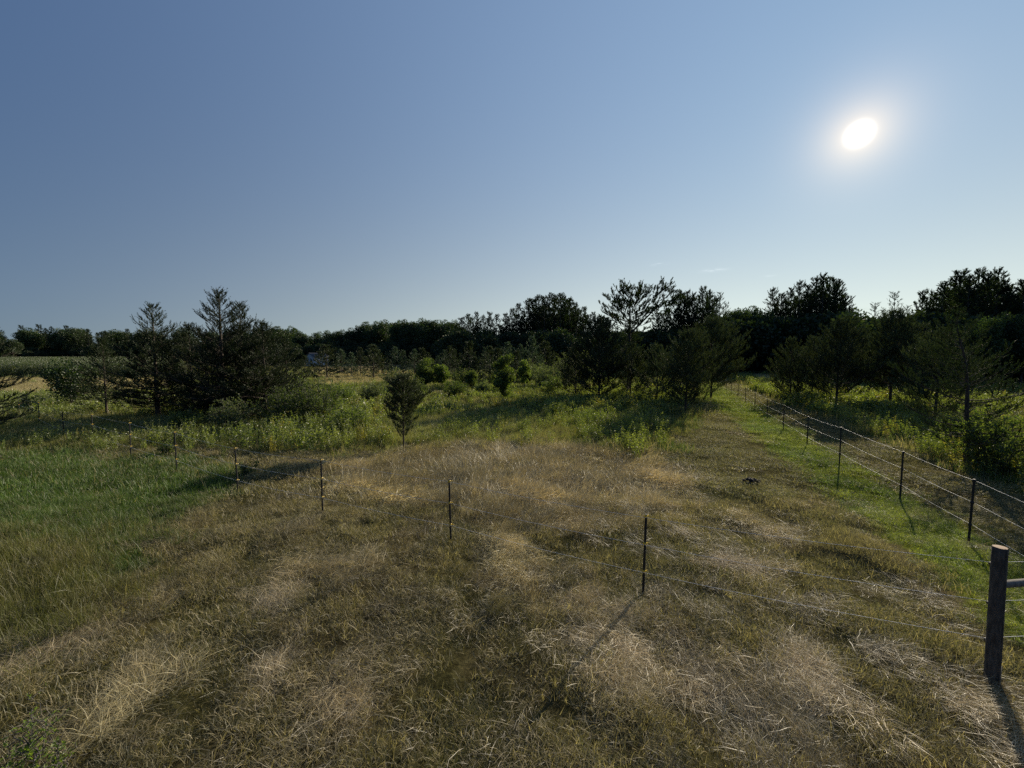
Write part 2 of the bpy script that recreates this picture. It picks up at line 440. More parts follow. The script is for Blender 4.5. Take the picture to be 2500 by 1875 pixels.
# ------------------------------------------------------------------ blades and clumps
def blades(rng, n, rad, l0, l1, w, spread, lean0, lean1, segs=2, az=None, z0=0.0, curl=.8):
    """strips: start vertical-ish and bend over. returns V,F (quads)"""
    r = rad * np.sqrt(rng.random(n)); a = rng.random(n) * 2 * np.pi
    p = np.stack([r * np.cos(a), r * np.sin(a), np.full(n, z0)], -1)
    L = rng.uniform(l0, l1, n)
    if az is None: A = rng.random(n) * 2 * np.pi
    else: A = az + rng.normal(0, spread, n)
    lean = rng.uniform(lean0, lean1, n)
    pts = [p]; k = segs
    for i in range(k):
        t = (i + .5) / k
        e = np.pi / 2 - lean - curl * t * rng.uniform(.5, 1.2, n) * (1 if i else .6)
        Ai = A + rng.normal(0, .15, n)
        stp = np.stack([np.cos(e) * np.cos(Ai), np.cos(e) * np.sin(Ai), np.sin(e)], -1) * (L / k)[:, None]
        q = pts[-1] + stp
        q[:, 2] = np.maximum(q[:, 2], .006)
        pts.append(q)
    P = np.stack(pts, 1)
    W = w * rng.uniform(.7, 1.3, n)
    sA = A + np.pi / 2 + rng.normal(0, .5, n)
    side = np.stack([np.cos(sA), np.sin(sA), rng.normal(0, .35, n)], -1)
    wid = np.linspace(1, .25, k + 1)[None, :, None] * W[:, None, None] * .5
    Lf = P - side[:, None] * wid; Rt = P + side[:, None] * wid
    V = np.stack([Lf, Rt], 2)          # n,k+1,2,3
    idx = np.arange(n * (k + 1) * 2).reshape(n, k + 1, 2)
    Fq = np.stack([idx[:, :-1, 0], idx[:, :-1, 1], idx[:, 1:, 1], idx[:, 1:, 0]], -1).reshape(-1, 4)
    return V.reshape(-1, 3), Fq

def leaves(P, Dr, L, W, rng, up=.3):
    """diamond leaves at P pointing along Dr"""
    n = len(P)
    Dr = Dr / (np.linalg.norm(Dr, axis=1, keepdims=True) + 1e-9)
    rv = rng.normal(0, 1, (n, 3)); rv[:, 2] *= .4
    Sd = np.cross(Dr, rv); Sd /= np.linalg.norm(Sd, axis=1, keepdims=True) + 1e-9
    L = L[:, None]; W = W[:, None]
    V = np.stack([P, P + Dr * L * .5 + Sd * W * .5, P + Dr * L, P + Dr * L * .5 - Sd * W * .5], 1)
    Fq = np.arange(n * 4).reshape(n, 4)
    return V.reshape(-1, 3), Fq

def proto_collection(name, meshes):
    col = bpy.data.collections.new(name)
    for i, me in enumerate(meshes):
        o = bpy.data.objects.new('%s_%02d' % (name, i), me); col.objects.link(o)
    return col

def scatter(name, col, P, rot, scl, idx, tint, label, cat, dry=None):
    """one object of uncountable stuff: clumps stood on points"""
    me = bpy.data.meshes.new(name)
    n = len(P)
    me.vertices.add(n); me.vertices.foreach_set('co', P.astype(np.float32).ravel())
    for an, ty, da, key in (('rot', 'FLOAT_VECTOR', rot, 'vector'), ('scl', 'FLOAT_VECTOR', scl, 'vector'), ('idx', 'INT', idx, 'value'), ('tint', 'FLOAT_COLOR', np.c_[tint, np.zeros(n) if dry is None else dry], 'color')):
        a = me.attributes.new(an, ty, 'POINT')
        a.data.foreach_set(key, np.ascontiguousarray(da, np.int32 if ty == 'INT' else np.float32).ravel())
    ob = link(name, me, label=label, cat=cat, kind='stuff')
    ng = bpy.data.node_groups.new(name + '_scatter', 'GeometryNodeTree')
    ng.interface.new_socket('Geometry', in_out='INPUT', socket_type='NodeSocketGeometry')
    ng.interface.new_socket('Geometry', in_out='OUTPUT', socket_type='NodeSocketGeometry')
    N = ng.nodes.new; L = ng.links.new
    gi = N('NodeGroupInput'); go = N('NodeGroupOutput'); ip = N('GeometryNodeInstanceOnPoints'); ci = N('GeometryNodeCollectionInfo')
    ci.inputs[0].default_value = col; ci.inputs['Separate Children'].default_value = True; ci.inputs['Reset Children'].default_value = True
    ip.inputs['Pick Instance'].default_value = True
    def att(nm, ty):
        q = N('GeometryNodeInputNamedAttribute'); q.data_type = ty; q.inputs[0].default_value = nm; return q.outputs[0]
    L(gi.outputs[0], ip.inputs['Points']); L(ci.outputs[0], ip.inputs['Instance'])
    L(att('idx', 'INT'), ip.inputs['Instance Index'])
    e2r = N('FunctionNodeEulerToRotation'); L(att('rot', 'FLOAT_VECTOR'), e2r.inputs[0]); L(e2r.outputs[0], ip.inputs['Rotation'])
    L(att('scl', 'FLOAT_VECTOR'), ip.inputs['Scale'])
    L(ip.outputs[0], go.inputs[0])
    md = ob.modifiers.new('scatter', 'NODES'); md.node_group = ng
    return ob

rng = np.random.default_rng(5)
# clumps: variants 0-3 near, 4-6 mid, 7-8 far
LODS = [(1.0, .24, 4), (2.1, .45, 3), (4.2, 1.05, 2)]
turf, mat_, tall = [], [], []
def mk(name, parts, m):
    b = MB()
    for V, Fq in parts: b.add(V, Fq)
    return b.mesh(name, m)
for wmul, rad, nv in LODS:
    for v in range(nv):
        nb = 150
        turf.append(mk('turf_clump', [blades(rng, nb, rad, .035, .10, .0042 * wmul, 0, .1, 1.1, 2), blades(rng, nb // 3, rad, .08, .17, .0035 * wmul, 0, .3, 1.2, 3)], M_turf))
        mat_.append(mk('straw_clump', [blades(rng, 60, rad * .9, .10, .33, .0030 * wmul, .62, .85, 1.5, 4, 0.0, .02, .6), blades(rng, 25, rad, .12, .3, .0032 * wmul, 1.2, .7, 1.4, 3, 0.0, .02, .7)], M_straw))
        tall.append(mk('tall_clump', [blades(rng, 70, rad * .9, .3, .62, .0034 * wmul, .7, .05, .75, 4, 0.0, 0, 1.3), blades(rng, 50, rad, .12, .3, .005 * wmul, 2, .1, 1.0, 3, 0.0, 0, 1.0)], M_straw))
def lod_pick(y, n, rng):
    lo = np.where(y < 9, 0, np.where(y < 22, 1, 2))
    return np.where(lo == 0, rng.integers(0, 4, n), np.where(lo == 1, 4 + rng.integers(0, 3, n), 7 + rng.integers(0, 2, n))), lo

def wedge_points(rng, y0, y1, dens, side=1.5, marg=2.5):
    """uniform random points of the given density in the seen wedge"""
    area = (side * (y0 + y1) + 2 * marg) * (y1 - y0)
    n = int(area * dens)
    Wm = side * y1 + marg
    x = rng.uniform(-Wm, Wm, int(n * 2 * Wm * (y1 - y0) / area)); y = rng.uniform(y0, y1, len(x))
    k = np.abs(x) < side * y + marg
    return x[k], y[k]

def scatter_cover():
    rng = np.random.default_rng(21)
    bands = [(1.2, 9, 34), (9, 22, 13), (22, 46, 4.2), (46, 85, 1.6)]
    X, Y = [], []
    for y0, y1, dn in bands:
        x, y = wedge_points(rng, y0, y1, dn); X.append(x); Y.append(y)
    x = np.concatenate(X); y = np.concatenate(Y)
    tint, R = ground_tint(x, y, .32)
    n = len(x)
    thick = (R['tan'] | R['tuft'])
    keep = ~(R['sand'] & (rng.random(n) < .75)) & ~(thick & (rng.random(n) < .5)) & ~((R['weed_r']|R['weed_c']|R['weed_l']) & (rng.random(n) < .4))
    bare = (fbm(x, y, .8, 2, 31) < .42) & ~(R['green'] | R['strip'] | R['mead'])
    keep &= ~(bare & (rng.random(n) < .6))
    x, y, tint = x[keep], y[keep], tint[keep]; R = {k: v[keep] for k, v in R.items()}; n = len(x)
    idx, lo = lod_pick(y, n, rng)
    rot = np.stack([rng.normal(0, .12, n), rng.normal(0, .12, n), rng.random(n) * 6.283], -1)
    sc = rng.uniform(.75, 1.25, n)
    tz = np.ones(n)
    tz = np.where(R['green'], 1.5 + fbm(x, y, 1.0, 2, 44), tz)
    tz = np.where(R['olive'], 3.2, tz); tz = np.where(R['strip'], .85, tz); tz = np.where(R['lane'], .8, tz); tz = np.where(R['path'], .7, tz)
    tz = np.where(R['mead'] | R['mead_r'], 3.2, tz)
    tz = np.where(R['weed_r'] | R['weed_c'] | R['weed_l'], 3.0, tz)
    tz = np.where(R['tanf'] | R['tanf2'] | R['tanr'], 4.0, tz)
    df = ~(R['green'] | R['olive'] | R['strip'] | R['lane'] | R['path'] | R['mead'] | R['mead_r'])
    tz = np.where(df, tz * (.45 + 1.5 * fbm(x, y, .7, 2, 47)), tz)
    tint = tint * rng.uniform(.75, 1.3, n)[:, None]
    dry = .25 + .45 * fbm(x, y, 1.4, 3, 48)
    dry = np.where(R['green'] | R['olive'], .10, dry); dry = np.where(R['strip'], .03, dry); dry = np.where(R['lane'] | R['path'], .28, dry)
    dry = np.where(R['mead'] | R['mead_r'], .16, dry); dry = np.where(R['tan'] | R['tanf'] | R['tanf2'], .8, dry)
    P = np.stack([x, y, hgt(x, y)], -1)
    scatter('grass', proto_collection('turf_clump', turf), P, rot, np.stack([sc, sc, sc * tz], -1), idx, tint,
            'short grass over the whole field, green on the left and by the right fence, brown in front', 'grass', dry)

    # matted straw lying in swirls
    X, Y = [], []
    for y0, y1, dn in [(1.2, 9, 22), (9, 22, 9), (22, 34, 1.5)]:
        xx, yy = wedge_points(rng, y0, y1, dn); X.append(xx); Y.append(yy)
    x = np.concatenate(X); y = np.concatenate(Y)
    tint, R = ground_tint(x, y, .32)
    n = len(x)
    ridge = 1 - np.abs(fbm(x, y, 1.9, 3, 51) - .5) * 5
    dens = sstep(ridge, .45, .9) * .75 * sstep(fbm(x, y, .8, 2, 52), .42, .56) + .05
    dens = np.where(R['green'] | R['strip'], .03, dens); dens = np.where(R['lane'] | R['path'], dens * .12, dens)
    dens = np.where(R['mead'], .12, dens); dens = np.where(R['olive'], .3, dens)
    dens = np.where(R['tan'], .8, dens); dens = np.where(R['tuft'], .6, dens)
    dens = np.where(R['weed_r'] | R['weed_c'] | R['mead_r'] | R['weed_l'], .0, dens)
    keep = rng.random(n) < dens
    x, y = x[keep], y[keep]; n = len(x)
    th = fbm(x, y, 3.2, 2, 61) * 9.0 + rng.normal(0, .42, n) + .3
    n1 = fbm(x, y, 1.1, 2, 62)[:, None]
    col = PINK * (1 - n1) + STRAW * n1
    col = col * rng.uniform(.5, 1.15, n)[:, None] * (.6 + .5 * fbm(x, y, 2.5, 2, 63))[:, None]
    P = [np.stack([x, y, hgt(x, y) + rng.uniform(0, .03, n)], -1)]; TH = [th]; CO = [col]; SC = [rng.uniform(.7, 1.2, n)]
    # raked windrows and swirls
    strokes = [([(0, 1680), (90, 1610), (175, 1555)], .5, PINK), ([(210, 1800), (300, 1755), (370, 1725)], .4, TAN * 1.2), ([(270, 1740), (340, 1640), (385, 1590)], .25, STRAW),
               ([(1560, 1560), (1450, 1560), (1445, 1620), (1530, 1660)], .28, PINK), ([(1430, 1660), (1500, 1700), (1590, 1700)], .25, STRAW), ([(1540, 1560), (1580, 1640), (1640, 1690)], .3, PINK),
               ([(1600, 1560), (1690, 1600), (1760, 1625)], .35, PINK), ([(1870, 1800), (1905, 1700), (1930, 1640), (1975, 1600)], .32, PINK * 1.1), ([(1960, 1620), (2040, 1700), (2120, 1790)], .3, PINK * 1.05),
               ([(800, 1660), (870, 1730), (935, 1765)], .3, PINK), ([(640, 1500), (700, 1450), (640, 1440)], .3, PINK), ([(330, 1490), (390, 1450), (450, 1455)], .2, STRAW),
               ([(840, 1180), (930, 1200), (1040, 1230)], .35, TAN * 1.3), ([(1260, 1180), (1350, 1230), (1420, 1290)], .45, STRAW * 1.25), ([(1500, 1150), (1600, 1170), (1660, 1190)], .5, STRAW * 1.25),
               ([(1190, 1290), (1260, 1360), (1290, 1420)], .4, TAN * 1.1), ([(700, 1370), (800, 1400), (900, 1380)], .35, STRAW), ([(2210, 1620), (2300, 1680), (2400, 1720)], .35, PINK), ([(2380, 1790), (2440, 1830), (2500, 1860)], .4, PINK),
               ([(620, 1690), (690, 1600), (740, 1570)], .22, PINK), ([(1380, 1480), (1480, 1500), (1600, 1470)], .3, PINK), ([(1700, 1370), (1800, 1400), (1900, 1390)], .35, PINK), ([(1750, 1250), (1850, 1300), (1930, 1310)], .35, STRAW)]
    for pts, wd, cc in strokes:
        w = np.array([gp(*p) for p in pts]); sg = np.hypot(*np.diff(w, axis=0).T); tot = sg.sum()
        m = int(tot * 20 * (wd / .3)); s_ = rng.random(m) * tot; cs = np.concatenate([[0], np.cumsum(sg)])
        xx = np.interp(s_, cs, w[:, 0]); yy = np.interp(s_, cs, w[:, 1])
        t2 = np.interp(s_ + .05, cs, w[:, 0]) - np.interp(s_ - .05, cs, w[:, 0]); t3 = np.interp(s_ + .05, cs, w[:, 1]) - np.interp(s_ - .05, cs, w[:, 1])
        xx = xx + rng.normal(0, wd * .5, m); yy = yy + rng.normal(0, wd * .5, m)
        P.append(np.stack([xx, yy, hgt(xx, yy) + rng.uniform(.0, .035, m)], -1)); TH.append(np.arctan2(t3, t2) + rng.normal(0, .42, m))
        CO.append(cc * 1.25 * rng.uniform(.75, 1.25, m)[:, None]); SC.append(rng.uniform(.7, 1.2, m))
    P = np.concatenate(P); th = np.concatenate(TH); col = np.concatenate(CO); sc = np.concatenate(SC); n = len(P)
    idx, lo = lod_pick(P[:, 1], n, rng)
    rot = np.stack([rng.normal(0, .1, n), rng.normal(0, .1, n), th], -1)
    scatter('straw', proto_collection('straw_clump', mat_), P, rot, np.stack([sc, sc, sc], -1), idx, col,
            'mown dry straw matted in pale swirls on the field in front', 'straw')

    # tall dry and olive grass bending over
    X, Y = [], []
    for y0, y1, dn in [(2, 9, 16), (9, 22, 7), (22, 46, 2.2), (46, 90, .8)]:
        xx, yy = wedge_points(rng, y0, y1, dn); X.append(xx); Y.append(yy)
    x = np.concatenate(X); y = np.concatenate(Y)
    tint, R = ground_tint(x, y, .32); n = len(x)
    dens = np.zeros(n)
    dens = np.where(R['tan'], .95, dens); dens = np.where(R['tuft'], .8, dens); dens = np.where(R['olive'], .8, dens)
    dens = np.where(R['mead'], .65, dens); dens = np.where(R['mead_r'], .6, dens); dens = np.where(R['weed_r'] | R['weed_c'] | R['weed_l'], .35, dens)
    dens = np.where(R['tanf'] | R['tanf2'] | R['tanr'], 1, dens)
    dens = np.where(R['strip'] | R['lane'] | R['path'], 0, dens)
    near = ~(R['strip'] | R['lane'] | R['path'] | R['tan'] | R['mead'] | R['green'] | R['sand'])
    dens = np.where(near & (dens == 0), sstep(fbm(x, y, 1.3, 2, 71), .58, .75) * .3, dens)
    dens = np.where(R['green'], .10, dens)
    keep = rng.random(n) < dens
    x, y, tint = x[keep], y[keep], tint[keep]; R = {k: v[keep] for k, v in R.items()}; n = len(x)
    th = fbm(x, y, 4, 2, 81) * 5 - 2.2 + rng.normal(0, .3, n)
    sc = rng.uniform(.65, 1.1, n); sc = np.where(R['green'], sc * .5, sc)
    sc = np.where(~(R['tan'] | R['olive'] | R['mead'] | R['mead_r'] | R['tanf'] | R['tanf2'] | R['tanr'] | R['green']), sc * .7, sc)
    idx, lo = lod_pick(y, n, rng)
    P = np.stack([x, y, hgt(x, y)], -1)
    rot = np.stack([rng.normal(0, .1, n), rng.normal(0, .1, n), th], -1)
    scatter('tall_grass', proto_collection('tall_clump', tall), P, rot, np.stack([sc, sc, sc], -1), idx, tint * rng.uniform(.85, 1.35, n)[:, None],
            'long pale grass bending over in the middle of the field and across the meadow', 'grass')
scatter_cover()

# ------------------------------------------------------------------ weeds (goldenrod, milkweed) as ground cover
def weed_clump(seed, H, ns, rad, wm, lw=.35):
    rng = np.random.default_rng(seed); b = MB()
    r = rad * np.sqrt(rng.random(ns)); a = rng.random(ns) * 6.283
    p0 = np.stack([r * np.cos(a), r * np.sin(a), np.zeros(ns)], -1)
    h = H * rng.uniform(.55, 1.05, ns); ln = rng.normal(0, .12, (ns, 2))
    p1 = p0 + np.stack([ln[:, 0] * h, ln[:, 1] * h, h], -1)
    mid = (p0 + p1) / 2 + rng.normal(0, .02, (ns, 3))
    b.tubes(np.stack([p0, mid, p1], 1), np.tile([.004 * wm, .0035 * wm, .002 * wm], (ns, 1)), 3)
    nl = int(26 * H / .9)
    t = rng.uniform(.18, 1.0, (ns, nl)); az = rng.random((ns, nl)) * 6.283
    P = p0[:, None] * (1 - t[..., None]) + p1[:, None] * t[..., None]
    el = rng.uniform(-.3, .7, (ns, nl))
    D = np.stack([np.cos(el) * np.cos(az), np.cos(el) * np.sin(az), np.sin(el)], -1)
    L = rng.uniform(.06, .12, (ns, nl)) * (1.15 - .5 * t) * wm ** .5
    V, Fq = leaves(P.reshape(-1, 3), D.reshape(-1, 3), L.ravel(), L.ravel() * lw * wm ** .3, rng)
    b.add(V, Fq)
    return b.mesh('weed_clump', M_weed)
def scatter_weeds():
    rng = np.random.default_rng(91)
    protos = [weed_clump(100 + i, .95, 10, .22, 1.0, .28 if i % 2 else .42) for i in range(4)] + [weed_clump(110 + i, .9, 14, .45, 2.2, .4) for i in range(3)]
    X, Y = [], []
    for y0, y1, dn in [(3, 20, 5.5), (20, 45, 3.6), (45, 90, 1.0)]:
        xx, yy = wedge_points(rng, y0, y1, dn); X.append(xx); Y.append(yy)
    x = np.concatenate(X); y = np.concatenate(Y)
    tint, R = ground_tint(x, y, .32); n = len(x)
    dens = np.zeros(n); nn = fbm(x, y, 3.0, 3, 92)
    dens = np.where(R['mead'], .25 + sstep(nn, .38, .55) * .7, dens)
    dens = np.where(R['mead_r'], sstep(nn, .4, .65) * .6, dens)
    dens = np.where(R['weed_r'], .75, dens)
    dens = np.where(R['weed_c'] | R['weed_l'], .95, dens); dens = np.where(R['weed_l2'], .5, dens)
    dens = np.where(R['tanf'] | R['tanf2'] | R['tanr'], .03, dens); dens = np.where(R['strip'] | R['lane'] | R['path'], 0, dens)
    # open ground in the shade under the left conifers
    gx, gy = gp(330, 1050); dens = np.where((np.hypot((x - gx) / 7, (y - gy) / 3.0) < 1) , dens * .15, dens)
    keep = rng.random(n) < dens
    x, y = x[keep], y[keep]; R = {k: v[keep] for k, v in R.items()}; n = len(x)
    idx = np.where(y < 22, rng.integers(0, 4, n), 4 + rng.integers(0, 3, n))
    sc = rng.uniform(.55, 1.1, n)
    sc = np.where(R['mead'] & ~R['weed_c'] & ~R['weed_l'], sc * .78, sc)
    sc = np.where(R['weed_c'], sc * .85, sc)
    n1 = fbm(x, y, 2.0, 2, 93)[:, None]
    col = np.array([.13, .175, .042]) * (1 - n1) + np.array([.22, .25, .070]) * n1
    col = col * rng.uniform(.7, 1.3, n)[:, None]
    gold = (rng.random(n) < .06)[:, None]
    col = np.where(gold, np.array([.24, .22, .05]), col)
    P = np.stack([x, y, hgt(x, y)], -1)
    rot = np.stack([rng.normal(0, .06, n), rng.normal(0, .06, n), rng.random(n) * 6.283], -1)
    scatter('weeds', proto_collection('weed_clump', protos), P, rot, np.stack([sc] * 3, -1), idx, col,
            'leafy yellow-green weeds filling the meadow, under the pines and right of the mown track', 'weeds')
scatter_weeds()

# ------------------------------------------------------------------ corn field
def corn_clump(seed):
    rng = np.random.default_rng(seed); b = MB(); ns = 6
    x0 = np.linspace(-.6, .6, ns) + rng.normal(0, .03, ns); y0 = rng.normal(0, .05, ns)
    h = rng.uniform(2.1, 2.5, ns); z = np.zeros(ns)
    P = np.stack([np.stack([x0, y0, z], -1), np.stack([x0, y0, h * .6], -1), np.stack([x0 + rng.normal(0, .03, ns), y0, h], -1)], 1)
    b.tubes(P, np.tile([.02, .016, .008], (ns, 1)), 4)
    for i in range(ns):
        V, Fq = blades(rng, 14, .01, .5, .9, .08, 0, .3, .7, 4, None, 0, 1.5)
        k = len(V) // 14; off = np.repeat(rng.uniform(.4, 2.1, 14), k)
        V[:, 2] += off; V[:, 0] += x0[i]; V[:, 1] += y0[i]; b.add(V, Fq)
        V, Fq = blades(rng, 7, .01, .18, .3, .02, 0, .0, .7, 2, None, 0, .5)
        V[:, 2] += h[i] - .05; V[:, 0] += x0[i]; V[:, 1] += y0[i]; b.add(V, Fq)
    return b.mesh('corn_row_piece', M_corn)
def corn():
    rng = np.random.default_rng(6)
    A = np.array(gp(-330, 918)); B = np.array(gp(470, 918))
    rows = []
    yb = 65.0
    for r in range(70):
        yy = yb + r * .95 if r < 24 else yb + 24 * .95 + (r - 24) * 2.2
        xs = np.arange(-1.7 * yy * .95, -.86 * yy, 1.25)
        rows.append(np.stack([xs + rng.uniform(0, .3), np.full(len(xs), yy) + rng.normal(0, .06, len(xs)), 0 * xs], -1))
    P = np.concatenate(rows); P[:, 2] = hgt(P[:, 0], P[:, 1]); n = len(P)
    sc = rng.uniform(.88, 1.08, n)
    scatter('corn', proto_collection('corn_row_piece', [corn_clump(i) for i in range(4)]), P,
            np.stack([0 * sc, 0 * sc, rng.choice([0, math.pi], n) + rng.normal(0, .05, n)], -1), np.stack([sc] * 3, -1), rng.integers(0, 4, n), np.ones((n, 3)),
            'rows of green maize in the field behind the trees on the far left', 'corn field')
corn()

# ------------------------------------------------------------------ trees
def conifer(seed, H, cb=.1, prof=None, nb=80, e0=.1, e1=.9, upc=.5, sub=.22, sh=.09, shl=.16, nl=.06, nw=.010, K=9, tr=None, lean=(0, 0), crook=.0, subang=.8, subL=.5, up=.25, maxr=None, dens=1.0, tp=.9, rs=.38):
    rng = np.random.default_rng(seed)
    W = MB(); Fo = MB()
    tr = tr or H * .014
    m = 14
    tz = np.linspace(0, 1, m)
    wob = np.cumsum(rng.normal(0, crook, (m, 2)), 0) * H / m
    TP = np.stack([lean[0] * H * tz ** 1.3 + wob[:, 0] * tz, lean[1] * H * tz ** 1.3 + wob[:, 1] * tz, H * tz - .15 * (1 - tz)], -1)
    TR = tr * (1 - tz) ** .8 + .004; TR[0] *= 1.35
    W.tubes(TP[None], TR[None], 8)
    t = cb + (1 - cb) * ((np.arange(nb) + rng.random(nb)) / nb) ** tp
    t = np.minimum(t, .985)
    az = np.arange(nb) * 2.39996 + rng.normal(0, .35, nb)
    L = np.array([prof(q) for q in (t - cb) / (1 - cb)]) * rng.uniform(.48, 1.22, nb)
    base = np.stack([np.interp(t, tz, TP[:, k]) for k in range(3)], -1)
    e = e0 + (e1 - e0) * t + rng.normal(0, .13, nb)
    q = 7; pts = [base]; azc = az.copy()
    for i in range(q - 1):
        s_ = (i + .5) / (q - 1)
        ee = e + upc * (s_ - .35)
        azc = azc + rng.normal(0, .10, nb)
        pts.append(pts[-1] + np.stack([np.cos(ee) * np.cos(azc), np.cos(ee) * np.sin(azc), np.sin(ee)], -1) * (L / (q - 1))[:, None])
    BP = np.stack(pts, 1)
    r0 = np.maximum(.006, np.interp(t, tz, TR) * .38 * np.clip(L / max(L.max(), .1), .3, 1))
    W.tubes(BP, r0[:, None] * np.linspace(1, .25, q)[None], 4)
    # side branches
    nsb = np.maximum(2, (L / sub * dens).astype(int)); bi = np.repeat(np.arange(nb), nsb); n = len(bi)
    s_ = rng.uniform(.16, 1.0, n) ** .85
    fi = s_ * (q - 1); i0 = np.minimum(fi.astype(int), q - 2); fr = (fi - i0)[:, None]
    p = BP[bi, i0] * (1 - fr) + BP[bi, i0 + 1] * fr
    dr = BP[bi, i0 + 1] - BP[bi, i0]; dr /= np.linalg.norm(dr, axis=1, keepdims=True) + 1e-9
    lat = np.cross(dr, [0, 0, 1.]); lat /= np.linalg.norm(lat, axis=1, keepdims=True) + 1e-9
    side = rng.choice([-1, 1], n)[:, None]; an = rng.normal(subang, .25, n)[:, None]
    sd = dr * np.cos(an) + lat * side * np.sin(an) + np.array([0, 0, 1.]) * rng.normal(up, .22, n)[:, None]
    sd /= np.linalg.norm(sd, axis=1, keepdims=True)
    sL = np.clip(L[bi] * subL * (.25 + .75 * (1 - s_)) * rng.uniform(.5, 1.2, n), shl * .8, None)
    SP = [p]
    for i in range(3):
        dd = sd + np.array([0, 0, 1.]) * (.22 * i) * (up * 2); dd /= np.linalg.norm(dd, axis=1, keepdims=True)
        SP.append(SP[-1] + dd * (sL / 3)[:, None])
    SP = np.stack(SP, 1)
    W.tubes(SP, np.maximum(.0025, r0[bi] * .35)[:, None] * np.linspace(1, .4, 4)[None], 3)
    # shoots
    nsh = np.maximum(2, (sL / sh).astype(int)); si = np.repeat(np.arange(n), nsh); k = len(si)
    u = rng.uniform(.15, 1.0, k); f3 = u * 3; j0 = np.minimum(f3.astype(int), 2); ff = (f3 - j0)[:, None]
    p0 = SP[si, j0] * (1 - ff) + SP[si, j0 + 1] * ff
    d0 = SP[si, j0 + 1] - SP[si, j0]; d0 /= np.linalg.norm(d0, axis=1, keepdims=True) + 1e-9
    rv = rng.normal(0, 1, (k, 3)); rv /= np.linalg.norm(rv, axis=1, keepdims=True)
    d1 = d0 + rv * rs + np.array([0, 0, 1.]) * up * 1.7; d1 /= np.linalg.norm(d1, axis=1, keepdims=True)
    # shoots on the outer main branches and the leader
    kb = int(nb * 5); b2 = rng.integers(0, nb, kb); s2 = rng.uniform(.35, 1, kb); f2 = s2 * (q - 1); a0 = np.minimum(f2.astype(int), q - 2)
    pb = BP[b2, a0] + (BP[b2, a0 + 1] - BP[b2, a0]) * (f2 - a0)[:, None]
    db = BP[b2, a0 + 1] - BP[b2, a0]; db /= np.linalg.norm(db, axis=1, keepdims=True) + 1e-9
    rb = rng.normal(0, 1, (kb, 3)); db = db + rb * .2 + np.array([0, 0, .25]); db /= np.linalg.norm(db, axis=1, keepdims=True)
    kt = 30; tt = rng.uniform(.84, 1.0, kt)
    pt = np.stack([np.interp(tt, tz, TP[:, c_]) for c_ in range(3)], -1)
    dt = rng.normal(0, .22, (kt, 3)) + np.array([0, 0, 1.]); dt /= np.linalg.norm(dt, axis=1, keepdims=True)
    p0 = np.concatenate([p0, pb, pt]); d1 = np.concatenate([d1, db, dt]); k = len(p0)
    sl = shl * rng.uniform(.6, 1.25, k)
    # needles
    P = np.repeat(p0, K, 0); D = np.repeat(d1, K, 0); uu = rng.random(k * K)[:, None]; LL = np.repeat(sl, K)[:, None]
    rr = rng.normal(0, 1, (k * K, 3)); rr -= D * (rr * D).sum(1, keepdims=True); rr /= np.linalg.norm(rr, axis=1, keepdims=True) + 1e-9
    ba = rng.uniform(.25, .8, k * K)[:, None]
    nd = D * np.cos(ba) + rr * np.sin(ba)
    sdv = np.cross(nd, rng.normal(0, 1, (k * K, 3))); sdv /= np.linalg.norm(sdv, axis=1, keepdims=True) + 1e-9
    c0 = P + D * LL * uu; nn = nl * rng.uniform(.7, 1.2, k * K)[:, None]
    V = np.stack([c0 - sdv * nw / 2, c0 + sdv * nw / 2, c0 + nd * nn], 1).reshape(-1, 3)
    Fo.add(V, np.arange(len(V)).reshape(-1, 3))
    return W, Fo

def tree_from(name, WF, mats, loc, rz, label, cat, group=None, scale=1.0):
    W, Fo = WF
    e = link(name, None, None, label, cat, group, None, loc)
    e.rotation_euler[2] = rz; e.scale = (scale,) * 3 if isinstance(scale, (int, float)) else scale
    t = link('trunk', W if isinstance(W, bpy.types.Mesh) else W.mesh('trunk', mats[0], True), e)
    c_ = link('crown', Fo if isinstance(Fo, bpy.types.Mesh) else Fo.mesh('crown', mats[1]), e)
    return e
def meshes(WF, mats): return WF[0].mesh('trunk', mats[0], True), WF[1].mesh('crown', mats[1])

def cone(R, p=.72, b=.15):      # widest a bit above the lowest branches
    return lambda s: R * min(1, .55 + s / b * .45) * (1 - s) ** p * (.8 if s > .75 else 1) + .08
def roundp(R, pk=.4):
    return lambda s: R * (math.sin(math.pi * min(1, max(0, (s * (1 - pk) / .5 * .5 if s < pk * 0 else (s / pk * .5 if s < pk else .5 + (s - pk) / (1 - pk) * .5))))) ** .7 * .9 + .1)

def pyr(R, pk=.2, p=.72):     # wide low down, narrowing to the top
    return lambda s: (R * (.62 + .38 * s / pk) if s < pk else R * ((1 - s) / (1 - pk)) ** p) + .12

def loc_at(px, D):
    x, y = at_depth(px, D); return (x, y, float(hgt(x, y)))
def H_at(py, loc): return EYE + (HOR - py) / F * loc[1] - loc[2]

def spruce_at(px, D, top, R, seed, label, cb=.07, nb=110, rz=0, group='dark conifers on the left', mats=None, name='spruce_tree', **k):
    loc = loc_at(px, D); H = H_at(top, loc)
    kw = dict(rs=.28, tp=1.15, e0=-.05, e1=.75, upc=.40, sub=.13, sh=.07, shl=.24, nl=.06, nw=.022, K=14, up=.22, subL=.40); kw.update(k)
    WF = conifer(seed, H, cb, cone(R), nb, **kw)
    return tree_from(name, WF, mats or (M_bark, M_needle_spruce), loc, rz, label, 'spruce' if name == 'spruce_tree' else 'pine', group)

